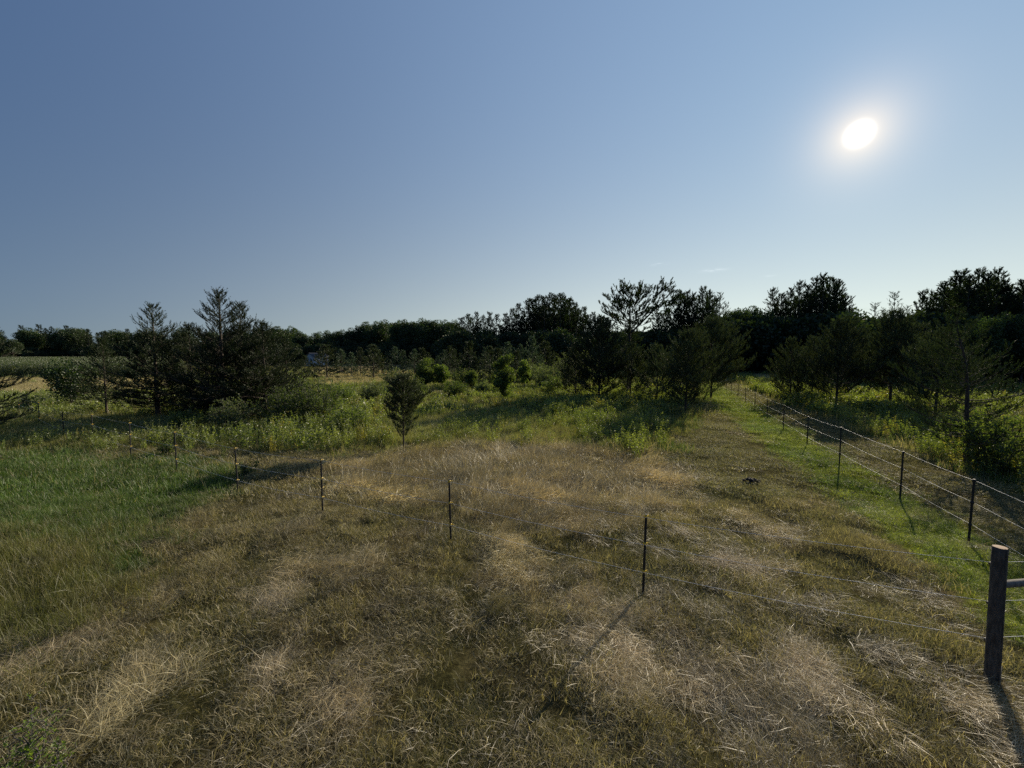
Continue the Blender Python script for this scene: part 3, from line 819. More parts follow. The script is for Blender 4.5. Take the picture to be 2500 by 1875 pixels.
# left group
spruce_at(380, 22.0, 752, 2.6, 1, 'dark conifer with a spiky top, left of the tallest one in the dense left clump', cb=.12, nb=150, tr=.13)
spruce_at(543, 21.0, 716, 2.9, 2, 'tallest dark conifer of the left clump, with a thin pointed leader', cb=.10, nb=180, tr=.14)
spruce_at(592, 22.5, 748, 2.7, 3, 'dark conifer with short spires just right of the tallest one of the left clump', cb=.06, nb=160)
spruce_at(645, 21.5, 795, 2.9, 4, 'broad lower conifer with drooping skirts at the right end of the left clump', cb=.04, nb=180)
spruce_at(466, 22.8, 800, 2.6, 5, 'dark conifer filling the middle of the left clump between the two spires', cb=.10, nb=150)
spruce_at(700, 24.5, 840, 2.3, 8, 'low wide green conifer behind the broad one at the right edge of the left clump', cb=.03, nb=130)
spruce_at(254, 22.5, 832, 1.75, 6, 'small dark conifer on a bare stem standing alone at the left of the clump', cb=.2, nb=120)
spruce_at(-140, 15.5, 660, 2.6, 7, 'conifer cut by the left edge of the picture with one branch reaching into the sky', cb=.03, nb=150)

# centre
def pine_at(px, D, top, R, seed, label, cb=.15, nb=70, prof=None, mats=None, lean=(0, 0), group=None, name='pine_tree', rz=0, **k):
    loc = loc_at(px, D); H = H_at(top, loc)
    kw = dict(e0=.15, e1=.8, upc=.6, sub=.15, sh=.075, shl=.24, nl=.065, nw=.022, K=13, up=.35, subL=.55, crook=.03); kw.update(k)
    WF = conifer(seed, H, cb, prof or roundp(R, .35), nb, lean=lean, **kw)
    return tree_from(name, WF, mats or (M_bark, M_needle), loc, rz, label, 'pine', group)
pine_at(982, 14.5, 922, .62, 11, 'small young pine with a bare foot standing alone in front of the meadow', cb=.2, nb=135, prof=lambda q: 1.12 * math.sin(math.pi * (.10 + .885 * q)) ** .8 * (.45 + .55 * min(1, q / .35)) * (.86 + .17 * math.sin(q * 17)), sub=.06, sh=.04, shl=.10, nl=.05, nw=.011, K=13, e0=.3, e1=.6, tr=.03)
CG = 'pines in the middle beside the mown lane'
pine_at(1463, 31, 785, 3.0, 12, 'dense dark rounded pine at the left of the middle pine clump', cb=.1, nb=170, prof=pyr(2.9, .3, .6), group=CG, nw=.028, sh=.075)
pine_at(1405, 33, 850, 1.9, 17, 'low dark pine at the left foot of the middle pine clump', cb=.06, nb=100, prof=pyr(2.0, .3), group=CG, nw=.028)
pine_at(1676, 24, 818, 2.1, 13, 'bushy mid-height pine right of the tall jack pine, nearest to the lane', cb=.10, nb=160, prof=pyr(2.25, .3, .6), group=CG, nw=.024, e0=.3)
pine_at(1738, 33, 788, 3.0, 14, 'wide pine reaching over the fence line at the right end of the middle clump', cb=.14, nb=170, prof=pyr(3.3, .25, .65), group=CG, nw=.028, sh=.08, e0=.25)
pine_at(1605, 30, 850, 1.9, 18, 'short pine tucked between the tall jack pine and the bushy pine', cb=.08, nb=110, prof=pyr(2.1, .3), group=CG, nw=.028)
pine_at(1540, 33, 848, 1.9, 19, 'short bushy pine at the foot of the tall jack pine', cb=.1, nb=100, prof=pyr(2.2, .3), group=CG, nw=.028)

def jack_tall():
    """tall jack pine: bare crooked trunk, flat-topped open crown, one big side limb rising right"""
    loc = loc_at(1535, 36); H = H_at(706, loc)
    prof = lambda s: 1.2 + 2.5 * max(0, s - .35) / .33 if s < .68 else 3.7 - .5 * 0 - 3.4 * ((s - .68) / .32) ** 1.3
    W, Fo = conifer(15, H, .28, prof, 120, e0=-.1, e1=.5, upc=.5, sub=.18, sh=.085, shl=.24, nl=.10, nw=.045, K=14, up=.35, subL=.36, crook=.10, tr=.23, lean=(.02, 0))
    W2, Fo2 = conifer(16, 5.2, .35, roundp(1.9, .6), 34, e0=.0, e1=.8, upc=.5, sub=.20, sh=.09, shl=.20, nl=.11, nw=.045, K=13, up=.4, subL=.5, crook=.05, tr=.10, lean=(.0, 0))
    for B in (W2, Fo2):
        for v in B.V:
            x, z = v[:, 0].copy(), v[:, 2].copy(); a = .78
            v[:, 0] = x * math.cos(a) + z * math.sin(a) + .25; v[:, 2] = -x * math.sin(a) + z * math.cos(a) + H * .60
    for v, f, m_ in zip(W2.V, W2.F, W2.M): pass
    def merge(a, b):
        n0 = a.n
        for v, f, m_ in zip(b.V, b.F, b.M): a.V.append(v); a.F.append(f + n0); a.M.append(m_)
        a.n += b.n
    merge(W, W2); merge(Fo, Fo2)
    tree_from('pine_tree', (W, Fo), (M_bark, M_needle_dark), loc, 0, 'tall open jack pine with a crooked trunk and spreading top above the middle clump', 'pine', CG)
jack_tall()

RG = 'young pines right of the mown track'
pine_at(1932, 31, 832, 1.4, 21, 'low pine at the far end of the row right of the track', cb=.06, nb=110, prof=pyr(1.9, .25), group=RG, nw=.026, e0=.3)
pine_at(1985, 32, 830, 1.6, 26, 'small pine half hidden between the first two pines right of the track', cb=.08, nb=120, prof=pyr(2.1, .25), group=RG, nw=.026, e0=.3)
pine_at(2046, 26, 790, 2.0, 22, 'rounded pine on a short trunk in the middle of the row right of the track', cb=.16, nb=170, prof=pyr(2.6, .2, .65), group=RG, nw=.024, e0=.25)
pine_at(2177, 27, 768, 2.4, 23, 'wide dark pine with low fanned branches right of the rounded one', cb=.15, nb=185, prof=pyr(3.2, .18, .7), group=RG, nw=.024, e0=.3)
pine_at(2378, 11.6, 765, 1.4, 24, 'scraggly leaning pine with a crooked bare trunk close to the right fence', cb=.15, nb=84, mats=(M_bark, M_needle_dark), prof=lambda q: pyr(1.75, .3, .8)(q) * (.62 + .5 * abs(math.sin(q * 9 + .8))), lean=(-.10, .02), e0=-.05, e1=.85, sub=.13, sh=.05, shl=.12, nl=.05, nw=.012, K=11, crook=.10, tr=.07, group=RG)
pine_at(2290, 20, 815, 1.5, 25, 'thin pine behind the leaning one near the right fence', cb=.15, nb=110, prof=pyr(2.1, .25), group=RG, crook=.06)
pine_at(1910, 33, 918, .5, 27, 'tiny knee-high spruce at the edge of the grass right of the track', cb=.04, nb=40, prof=cone(.5), group=RG, sub=.1, sh=.06, nw=.012)

# ------------------------------------------------------------------ broad-leaved trees, shrubs
def broadleaf(seed, H, cb, R, nlobe, nleaf, ls, tr):
    rng = np.random.default_rng(seed); W = MB(); Fo = MB()
    m = 8; tz = np.linspace(0, 1, m); wob = np.cumsum(rng.normal(0, .02, (m, 2)), 0) * H * .5
    hh = H * .7
    TP = np.stack([wob[:, 0], wob[:, 1], hh * tz - .2 * (1 - tz)], -1); W.tubes(TP[None], (tr * (1 - .75 * tz))[None], 8)
    zc = H * (cb + 1) / 2; hz = H * (1 - cb) / 2
    v = rng.normal(0, 1, (nlobe, 3)); v /= np.linalg.norm(v, axis=1, keepdims=True); v *= rng.uniform(.35, .78, nlobe)[:, None]
    c_ = v * [R, R, hz] + [0, 0, zc]
    lr = R * rng.uniform(.26, .42, nlobe)
    st = np.stack([np.interp(np.clip((c_[:, 2] - R * .7) / hh, .25, .95), tz, TP[:, k]) for k in range(3)], -1)
    md = (st + c_) / 2 + rng.normal(0, R * .05, (nlobe, 3)) - [0, 0, R * .05]
    W.tubes(np.stack([st, md, c_], 1), np.tile([tr * .4, tr * .25, tr * .08], (nlobe, 1)), 4)
    li = rng.integers(0, nlobe, nleaf)
    d_ = rng.normal(0, 1, (nleaf, 3)); d_ /= np.linalg.norm(d_, axis=1, keepdims=True)
    rr = lr[li] * (.45 + .6 * rng.random(nleaf) ** .6)
    # small clusters inside each lobe
    P = c_[li] + d_ * rr[:, None] * [1, 1, .8]
    q = rng.normal(0, 1, (nleaf, 3))
    L = ls * rng.uniform(.6, 1.3, nleaf)
    V, Fq = leaves(P, d_ * .5 + q * .6, L, L * .75, rng); Fo.add(V, Fq)
    return W, Fo
def shrub(seed, H, R, ns, nleaf, ll, lw, arch=.5):
    rng = np.random.default_rng(seed); W = MB(); Fo = MB(); m = 7
    az = rng.random(ns) * 6.283; out = R * np.sqrt(rng.random(ns)); h = H * rng.uniform(.55, 1.0, ns) * (1 - .35 * (out / R) ** 2)
    t = np.linspace(0, 1, m)
    x = out[:, None] * (t ** .7 * .9 + .08) + rng.normal(0, .02, (ns, m)); z = h[:, None] * (t * (1 + arch) - arch * t * t)
    P = np.stack([x * np.cos(az)[:, None] + rng.normal(0, .04, (ns, m)) * t, x * np.sin(az)[:, None] + rng.normal(0, .04, (ns, m)) * t, z], -1)
    W.tubes(P, np.linspace(.012, .003, m)[None] * np.ones((ns, 1)) * (H / 2) ** .5, 4)
    # twigs
    nt_ = ns * 12; b = np.repeat(np.arange(ns), 12); u = rng.uniform(.04, .98, nt_); f_ = u * (m - 1); i0 = np.minimum(f_.astype(int), m - 2)
    p = P[b, i0] + (P[b, i0 + 1] - P[b, i0]) * (f_ - i0)[:, None]; dv = rng.normal(0, 1, (nt_, 3)); dv[:, 2] = np.abs(dv[:, 2]) * .8 + .1
    dv /= np.linalg.norm(dv, axis=1, keepdims=True); L = H * rng.uniform(.08, .2, nt_); p2 = p + dv * L[:, None]
    W.tubes(np.stack([p, (p + p2) / 2 + rng.normal(0, .01, (nt_, 3)), p2], 1), np.tile([.004, .003, .002], (nt_, 1)), 3)
    k = rng.integers(0, nt_, nleaf); s_ = rng.random(nleaf)[:, None] ** .8
    lp = p[k] * (1 - s_) + p2[k] * s_; d_ = dv[k] * .5 + rng.normal(0, .7, (nleaf, 3))
    Ls = ll * rng.uniform(.6, 1.25, nleaf); V, Fq = leaves(lp, d_, Ls, Ls * lw, rng); Fo.add(V, Fq)
    return W, Fo
_tops = {}
def plant(name, px, D, top, WFm, H0, label, cat, group=None, rz=0, wide=1.0, mats=None):
    """place meshes built for height H0 so that the top reaches photo row `top`"""
    cr = WFm[1]; key = cr.name
    if key not in _tops:
        q = np.empty(len(cr.vertices) * 3, np.float32); cr.vertices.foreach_get('co', q); _tops[key] = float(q[2::3].max())
    loc = loc_at(px, D); s_ = H_at(top, loc) / _tops[key]
    return tree_from(name, WFm, mats, loc, rz, label, cat, group, (s_ * wide, s_ * wide, s_))

# leafy shrubs around the meadow
SG = 'leafy shrubs in the meadow'
ML = (M_bark_grey, M_leaf)
for i, (px, D, top, R, H, ns, nleaf, lab) in enumerate([
    (775, 19.5, 908, 1.55, 2.75, 60, 11000, 'big rounded leafy shrub in front of the left conifers, paler at the top'),
    (690, 18.3, 925, 1.2, 2.3, 45, 8000, 'dark green shrub against the left side of the big rounded one'),
    (560, 17.5, 968, 1.1, 1.8, 40, 7000, 'silvery green shrub with upright shoots below the tallest left conifer'),
    (450, 18.5, 1002, .8, 1.2, 30, 4000, 'low dark shrub at the foot of the left conifers'),
    (845, 17.2, 985, .9, 1.5, 34, 5000, 'low bright green shrub right of the big rounded one')]):
    tree_from('shrub', shrub(200 + i, H, R, ns, nleaf, .085, .36, .35), (M_bark_grey, M_leaf_grey if i == 2 else M_leaf), loc_at(px, D), 0, lab, 'shrub', SG)
tree_from('sapling', broadleaf(210, 4.5, .03, 1.0, 34, 10000, .10, .04), ML, loc_at(1228, 28.5), 0, 'egg-shaped leafy sapling standing in the middle of the sunny meadow', 'sapling')
tree_from('sapling', broadleaf(211, 4.1, .04, 1.2, 26, 6500, .13, .04), ML, loc_at(1038, 40), 0, 'bright leafy sapling at the back of the meadow, left of the egg-shaped one', 'sapling')
tree_from('sapling', broadleaf(212, 3.3, .04, 1.0, 26, 5000, .13, .04), ML, loc_at(1078, 41), 0, 'shorter leafy sapling touching the right side of the bright one', 'sapling')
tree_from('sapling', broadleaf(213, 3.7, .04, .75, 26, 4000, .13, .04), ML, loc_at(1280, 40), 0, 'slim leafy sapling behind the right side of the egg-shaped one', 'sapling')
tree_from('sapling', broadleaf(214, 2.8, .04, .7, 26, 3500, .12, .04), ML, loc_at(1150, 38), 0, 'small round sapling between the bright one and the egg-shaped one', 'sapling')
tree_from('sapling', broadleaf(215, 3.7, .04, 1.5, 26, 5200, .12, .04), (M_bark_grey, M_leaf_dark), loc_at(172, 26), 0, 'dark broad-leaved sapling in front of the maize, left of the lone conifer', 'sapling')
tree_from('sapling', shrub(216, 1.5, .55, 10, 260, .17, .5, .3), (M_bark_grey, M_leaf_dark), loc_at(78, 24), 0, 'sparse big-leaved seedling in front of the tan grass at the far left', 'sapling')
for i, (px, D, H, R, lab) in enumerate([(1385, 46, 4.2, 2.6, 'large pale willow bush left of the middle pine clump'), (1330, 44, 3.3, 2.4, 'low arching willow bush in front of the large pale one'),
                                        (1425, 50, 4.6, 2.4, 'willow bush half behind the dark rounded pine'), (1290, 52, 3.4, 1.6, 'small willow bush behind the slim sapling')]):
    tree_from('willow_bush', shrub(220 + i, H, R, 60, 9500, .15, .28, .7), (M_bark_grey, M_leaf_grey), loc_at(px, D), 0, lab, 'bush', 'willow bushes at the back of the meadow')
for i, (px, D, H, R, lab) in enumerate([(905, 30, 1.7, 1.1, 'bushy weed-like shrub behind the small lone pine, left side'), (1010, 34, 2.0, 1.3, 'leafy shrub at the foot of the bright sapling'),
                                        (1110, 33, 1.8, 1.1, 'low leafy shrub left of the egg-shaped sapling'), (1180, 36, 1.6, 1.0, 'small leafy shrub behind the egg-shaped sapling on its left'),
                                        (1345, 36, 2.0, 1.4, 'leafy shrub left of the dense dark pine, in the sun'), (830, 27, 1.9, 1.2, 'leafy shrub behind the big rounded one, at its right'), (960, 46, 2.6, 1.6, 'leafy shrub far back, left of the bright sapling'),
                                        (1125, 47, 2.8, 1.5, 'leafy shrub far back, under the tallest dark young pine')]):
    tree_from('shrub', shrub(250 + i, H, R, 44, 6000, .10, .42, .35), (M_bark_grey, M_leaf if i % 3 else M_leaf_grey), loc_at(px, D), 0, lab, 'shrub', SG)
tree_from('weed_plant', shrub(230, .62, .36, 18, 700, .07, .5, .3), ML, loc_at(395, 13.2), 0, 'small yellow-green bushy weed between two posts of the left fence', 'plant')
tree_from('weed_plant', shrub(231, .5, .3, 12, 380, .06, .5, .3), ML, loc_at(592, 10.9), 0, 'small green weed touching a black post of the left fence', 'plant')
tree_from('shrub', shrub(232, 1.9, 1.2, 46, 6500, .075, .5, .4), (M_bark_grey, M_leaf), loc_at(2450, 11.0), 0, 'leafy glossy bush under the leaning pine by the right fence', 'shrub', SG)
tree_from('shrub', shrub(233, 1.8, 1.2, 46, 6500, .075, .5, .4), (M_bark_grey, M_leaf), loc_at(2400, 13.8), 0, 'leafy bush behind the leaning pine by the right fence', 'shrub', SG)
for i, (px, py, h) in enumerate([(92, 1810, .62), (145, 1850, .45), (30, 1850, .36)]):
    x, y = gp(px, py + 60); b = shrub(240 + i, h, .12, 5, 260, .035, .35, .1)
    tree_from('weed_plant', b, (M_bark_grey, M_fresh), (x, y, float(hgt(x, y))), 0, ['tallest bright green feathery weed in the bottom left corner', 'bright green feathery weed right of the tallest one in the bottom left corner', 'short bright green weed at the very left of the bottom corner'][i], 'plant')

# young pines scattered at the back of the meadow
YP = [meshes(conifer(300 + i, 5.0, .05, cone(1.9, .7, .2), 60, e0=.1, e1=.8, upc=.5, sub=.24, sh=.14, shl=.30, nl=.15, nw=.05, K=9, up=.3), (M_bark, M_needle_blue if i < 2 else M_needle)) for i in range(4)]
YG = 'young pines at the back of the meadow'
for i, (px, D, top, v, wd, lab) in enumerate([
    (1145, 48, 829, 3, 1.0, 'dark young pine at the back of the meadow, tallest between the saplings'), (1196, 50, 842, 2, .9, 'dark young pine touching the right side of the tallest one behind the saplings'),
    (1238, 58, 832, 0, 1.0, 'blue-green young pine left of the steep blue one'), (1300, 60, 816, 1, .85, 'steep blue-green spruce in front of the dark pine stand'),
    (1272, 63, 838, 0, .7, 'small blue-green pine between the two larger blue ones'),
    (912, 60, 838, 2, 1.25, 'dark flat-skirted pine standing alone on the tan grass'), (798, 62, 838, 3, 1.35, 'wide dark pine left of the pale house'), (745, 70, 866, 2, 1.2, 'low pine below the pale house'), (780, 74, 855, 3, 1.0, 'dark pine hiding the right half of the pale house'),
    (858, 66, 858, 0, .9, 'small blue-green pine left of the lone dark one on the tan grass'), (880, 68, 846, 2, .8, 'small green pine just behind the lone dark one'), (966, 70, 844, 0, 1.0, 'blue-green pine right of the lone dark one on the tan grass'),
    (985, 71, 852, 1, .8, 'second blue-green pine right of the lone dark one'), (1012, 72, 850, 0, 1.0, 'third blue-green pine along the back of the tan grass'),
    (1070, 64, 866, 1, .9, 'low blue-green pine behind the bright sapling'), (1085, 74, 852, 0, .8, 'pale blue-green pine far behind the bright sapling'), (945, 69, 856, 1, .7, 'smallest blue-green pine behind the lone dark one'),
    (1045, 73, 858, 2, .9, 'low green pine at the right end of the blue-green row'), (1110, 66, 850, 3, .8, 'low dark pine left of the tallest one behind the saplings'), (1185, 70, 846, 1, .9, 'blue-green pine in the gap behind the two dark young pines'),
    (1215, 46, 846, 3, 1.0, 'green young pine right behind the egg-shaped sapling'), (1330, 66, 830, 2, 1.1, 'dark young pine between the steep blue one and the willows'), (1098, 58, 842, 2, 1.0, 'dark young pine behind the shorter sapling'),
    (1030, 62, 846, 3, 1.0, 'dark young pine just behind the bright sapling'), (1262, 50, 852, 3, .9, 'green young pine just left of the slim sapling'), (925, 66, 850, 3, .9, 'dark pine touching the right side of the lone one on the tan grass'),
    (835, 72, 850, 1, 1.0, 'blue-green pine by the brush pile'), (1160, 43, 868, 3, .8, 'short green pine near the small round sapling')]):
    plant('young_pine', px, D, top, YP[v], 5.0, lab, 'pine', YG, i * 1.7, wd * 1.3, (M_bark, M_needle))

# ------------------------------------------------------------------ the woods behind
def stand_pine(seed, H=20, cb=.5, R=2.8, nb=55):
    prof = lambda s: R * ((.6 + .4 * s / .3) if s < .3 else ((1 - s) / .7) ** .55 * (1 + .25 * math.sin(s * 40 + seed))) + .15
    return meshes(conifer(seed, H, cb, prof, nb, e0=-.15, e1=.8, upc=.5, sub=.40, sh=.24, shl=.60, nl=.24, nw=.075, K=15, tp=1.15, rs=.45, up=.35, subL=.5, crook=.02, tr=.2), (M_bark, M_needle_dark))
SP_ = [stand_pine(400, cb=.38, R=2.1, nb=65), stand_pine(401, cb=.3, R=2.3, nb=80), stand_pine(402, cb=.2, R=2.6, nb=95), stand_pine(403, cb=.12, R=2.9, nb=110), stand_pine(404, cb=.3, R=2.6, nb=80), stand_pine(405, cb=.25, R=3.0, nb=90)]
SPARSE = [meshes(conifer(410, 20, .35, lambda s: 2.6 * (.4 + .6 * math.sin(math.pi * min(1, .2 + s * .8))), 46, e0=-.1, e1=.7, upc=.4, sub=.6, sh=.4, shl=.5, nl=.22, nw=.07, K=9, up=.3, subL=.45, crook=.03, tr=.16), (M_bark, M_needle_dark))]
DEAD = None
BL = [meshes(broadleaf(420 + i, 16, .10, 4.6, 60, 14000, .33, .28), (M_bark, M_leaf_dark)) for i in range(4)]
UN = [meshes(broadleaf(430 + i, 6, .0, 3.0, 34, 6500, .27, .08), (M_bark, M_leaf_dark)) for i in range(3)]
ORD = ['first', 'second', 'third', 'fourth', 'fifth', 'sixth', 'seventh', 'eighth', 'ninth', 'tenth', 'eleventh', 'twelfth', 'thirteenth', 'fourteenth', 'fifteenth', 'sixteenth',
       'seventeenth', 'eighteenth', 'nineteenth', 'twentieth', 'twenty-first', 'twenty-second', 'twenty-third', 'twenty-fourth', 'twenty-fifth', 'twenty-sixth', 'twenty-seventh', 'twenty-eighth', 'twenty-ninth', 'thirtieth'] + ['thirty-' + o for o in ['first', 'second', 'third', 'fourth', 'fifth', 'sixth', 'seventh', 'eighth', 'ninth']] + ['fortieth'] + ['forty-' + o for o in ['first', 'second', 'third', 'fourth', 'fifth', 'sixth', 'seventh', 'eighth', 'ninth']] + ['fiftieth'] + ['fifty-' + o for o in ['first', 'second', 'third', 'fourth', 'fifth', 'sixth', 'seventh', 'eighth', 'ninth']] + ['sixtieth'] + ['sixty-' + o for o in ['first', 'second', 'third', 'fourth', 'fifth', 'sixth', 'seventh', 'eighth', 'ninth']] + ['seventieth'] + ['seventy-' + o for o in ['first', 'second', 'third', 'fourth', 'fifth', 'sixth', 'seventh', 'eighth', 'ninth']]
rw = np.random.default_rng(9)
def wood(items, name, cat, group, phrase, protos, H0, wide=(.85, 1.1), infill=1):
    items = sorted(items)
    if infill:                         # trees standing between and a little behind the ones that make the skyline
        items = sorted(items + [((a[0] + b[0]) / 2 + float(rw.normal(0, 4)), max(a[1], b[1]) + float(rw.uniform(4, 44)), max(a[2], b[2]) + 4) for a, b in zip(items[:-1], items[1:]) for _ in range(infill)])
    for i, (px, top, D) in enumerate(items):
        v = int(rw.integers(0, len(protos)))
        lab = '%s %s %s' % (ORD[i], cat, phrase)
        plant(name, px, D, top, protos[v], H0, lab, cat, group, float(rw.random() * 6.28), float(rw.uniform(*wide)))
# far left woods across the maize
wood([(px, top, 215 + (px * 7 % 25)) for px, top in [(-60, 800), (-30, 797), (0, 806), (59, 793), (80, 800), (102, 791), (120, 800), (134, 796), (152, 800), (171, 793), (190, 799), (206, 800), (222, 802), (244, 811), (262, 806), (285, 803), (303, 807), (318, 802), (345, 806), (372, 803), (400, 800), (430, 800), (455, 798), (490, 800)]],
     'forest_tree', 'far tree', 'trees along the far edge of the maize', 'from the left in the far woods beyond the maize', SP_[1:5] + BL[:3], 20, (.9, 1.6))
wood([(px, top, 195) for px, top in [(-40, 822), (35, 826), (10, 832)]], 'broadleaf_tree', 'green broadleaf', 'broad trees at the far left', 'from the left, before the woods at the far left edge', BL, 16, (.9, 1.1))
wood([(px, top, 150 + (px * 3 % 20)) for px, top in [(525, 805), (560, 802), (600, 800), (632, 798), (662, 795), (690, 797), (712, 795), (735, 806), (755, 818), (783, 808), (812, 806), (838, 803), (858, 800), (878, 793), (905, 786), (930, 783), (946, 780), (975, 780), (1000, 779), (1027, 776), (1048, 780), (1068, 781), (1090, 780), (1108, 779)]],
     'broadleaf_tree', 'broadleaf tree', 'dark broadleaf trees behind the meadow', 'from the left in the dark wood behind the meadow', BL, 16, (.75, 1.3))
wood([(px, top, 120 + (px * 3 % 22)) for px, top in [(1118, 790), (1135, 800), (1128, 772), (1143, 766), (1166, 760), (1180, 768), (1196, 759), (1212, 766), (1236, 762), (1250, 752), (1264, 740), (1290, 730), (1302, 726), (1315, 719), (1328, 722), (1341, 714), (1353, 719), (1366, 715), (1378, 722), (1389, 725), (1405, 737), (1424, 748), (1445, 760), (1462, 768), (1480, 772)]],
     'stand_pine', 'tall pine', 'tall pines in the middle of the skyline', 'from the left in the tall pine stand behind the meadow', SP_[1:], 20, (1.1, 1.8), 2)
wood([(px, top, 85 + (px * 3 % 12)) for px, top in [(1600, 745), (1622, 735), (1642, 722), (1658, 708), (1674, 705), (1690, 712), (1709, 699), (1727, 708), (1742, 722)]],
     'stand_pine', 'slender pine', 'slender pines behind the tall jack pine', 'from the left in the stand behind the tall jack pine', SP_, 20, (.8, 1.3), 2)
wood([(px, top, 82) for px, top in [(1752, 712), (1765, 738)]], 'sparse_pine', 'thin bare pine', 'nearly bare pines left of the gap', 'from the left, before the gap at the lane end', SPARSE, 20, (.8, 1.0), False)
wood([(px, top, 78 + (px % 9)) for px, top in [(1776, 790), (1790, 752), (1812, 750), (1834, 746), (1858, 750), (1880, 770)]], 'broadleaf_tree', 'dark oak', 'dark oaks right of the gap', 'from the left just right of the gap where the lane ends', BL, 16, (.75, .9))
wood([(px, top, 80 + (px * 3 % 9)) for px, top in [(1880, 702), (1900, 715), (1922, 700), (1944, 685), (1962, 690), (1981, 676), (2001, 666), (2018, 672), (2036, 681), (2057, 718), (2072, 750)]],
     'stand_pine', 'big pine', 'big pines under the sun', 'from the left in the big pine stand under the sun', SP_[1:], 20, (.95, 1.4), 2)
wood([(px, top, 62 + (px % 7)) for px, top in [(2100, 770), (2128, 738), (2150, 755), (2176, 711), (2205, 745)]], 'sparse_pine', 'thin see-through pine', 'see-through pines right of the clouds', 'from the left, just right of the low clouds', SPARSE, 20, (.9, 1.1), False)
wood([(px, top, 56 + (px * 3 % 9)) for px, top in [(2240, 704), (2266, 707), (2292, 686), (2318, 675), (2333, 658), (2352, 672), (2371, 655), (2397, 662), (2422, 652), (2434, 680), (2458, 696), (2484, 679), (2504, 676), (2540, 670), (2580, 690)]],
     'stand_pine', 'dark pine', 'dark pines at the right edge', 'from the left in the dark stand at the right edge', SP_[1:], 20, (1.0, 1.5), 2)
wood([(px, top, 44 + (px % 5)) for px, top in [(2340, 790), (2400, 770), (2450, 760), (2490, 775), (2540, 770)]], 'broadleaf_tree', 'low dark broadleaf', 'low broadleaf trees at the right edge', 'from the left, before the dark stand at the right edge', BL, 16, (.7, .9))
# undergrowth of the woods as one mass each side
def undergrowth():
    rng = np.random.default_rng(12)
    P = []
    def strip(x0, x1, D0, D1, n):
        px = rng.uniform(x0, x1, n); D = rng.uniform(D0, D1, n); x = (px - 1250) / F * D; P.append(np.stack([x, D, hgt(x, D)], -1))
    strip(-500, 560, 212, 250, 230); strip(480, 1130, 140, 175, 220); strip(1090, 1500, 108, 145, 240); strip(1480, 1790, 84, 105, 200); strip(1760, 2110, 76, 96, 230); strip(2080, 2900, 52, 72, 260)
    cnt = np.array([len(p) for p in P]); P = np.concatenate(P); n = len(P)
    s_ = np.repeat([1.9, 1.5, 1.7, 1.6, 1.9, 1.6], cnt) * rng.uniform(.5, 1.15, n)
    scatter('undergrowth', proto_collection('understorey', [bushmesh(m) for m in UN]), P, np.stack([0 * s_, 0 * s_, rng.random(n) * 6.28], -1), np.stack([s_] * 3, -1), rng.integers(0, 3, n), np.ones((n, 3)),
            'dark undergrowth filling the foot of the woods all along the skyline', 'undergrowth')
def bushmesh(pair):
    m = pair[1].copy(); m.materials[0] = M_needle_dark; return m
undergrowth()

# ------------------------------------------------------------------ fences
def post_meshes():
    b = MB()
    z = np.array([-.25, 0, .4, .8, 1.2]); P = np.stack([0 * z, 0 * z, z], -1)[None]; R = np.full((1, 5), .018)
    b.tubes(P, R, 10, cap=True)
    stake = b.mesh('post_shaft', M_post, True)
    c_ = MB(); P = np.array([[[0, 0, -.02], [0, 0, -.012], [0, 0, .012], [0, 0, .02]]])
    c_.tubes(P, np.array([[.018, .026, .026, .018]]), 10, cap=True)
    c_.tubes(np.array([[[.015, 0, 0], [.045, 0, .004], [.058, 0, .010]]]), np.array([[.009, .010, .006]]), 6, cap=True)
    return stake, c_.mesh('insulator', M_yel, True)
STAKE, CLIP = post_meshes()
CLIP_D = CLIP.copy(); CLIP_D.name = 'dark_insulator'; CLIP_D.materials[0] = M_post
def fence_post(x, y, label, group, rz, lean=(0, 0), H=1.2, clip=None):
    z = float(hgt(x, y))
    e = link('fence_post', None, None, label, 'fence post', group, None, (x, y, z))
    e.rotation_euler = (lean[0], lean[1], rz); e.scale = (1, 1, H / 1.2)
    link('shaft', STAKE, e)
    for hz in (.36, .77, 1.17):
        link('insulator', clip or CLIP, e, loc=(0, 0, hz))
    return e
LG = 'black posts of the fence across the field'
left_posts = [(49, 1022), (97, 1040), (156, 1066), (227, 1083), (320, 1117), (432, 1155), (581, 1202), (788, 1259), (1101, 1325), (1570, 1444)]
labs = ['black fence post farthest left, small, in front of the tan grass', 'black fence post second from the left, at the edge of the tree shade', 'black fence post third from the left, in the shade of the conifers',
        'black fence post fourth from the left, in dark shade', 'black fence post fifth from the left, with pale clips against the shade', 'black fence post just right of the small yellow-green weed',
        'black fence post touching the small green weed at the edge of the green grass', 'black fence post at the left end of the tall tan grass', 'black fence post in front of the middle of the tall tan grass', 'nearest and tallest black fence post, right of the middle']
LP = []
for i, ((px, py), lb) in enumerate(zip(left_posts, labs)):
    x, y = gp(px, py); LP.append((x, y))
    fence_post(x, y, lb, LG, rw.uniform(-.3, .3), (rw.normal(0, .012), .025 if i == 9 else rw.normal(0, .012)))
RP_px = [(2364, 1330), (2197, 1219), (2049, 1138), (1970, 1087), (1912, 1054), (1873, 1024), (1842.5, 1004), (1820, 985), (1801, 972), (1785, 964), (1773, 957), (1762, 951), (1752, 945.5)]
RGp = 'dark posts of the fence along the mown lane'
rl = ['dark fence post nearest the wooden gate post, on the lane fence', 'dark fence post second from the wooden gate post along the lane', 'dark fence post third along the lane from the wooden gate post'] + \
     ['dark fence post %s along the lane, counted from the wooden gate post' % o for o in ORD[3:13]]
RP = []
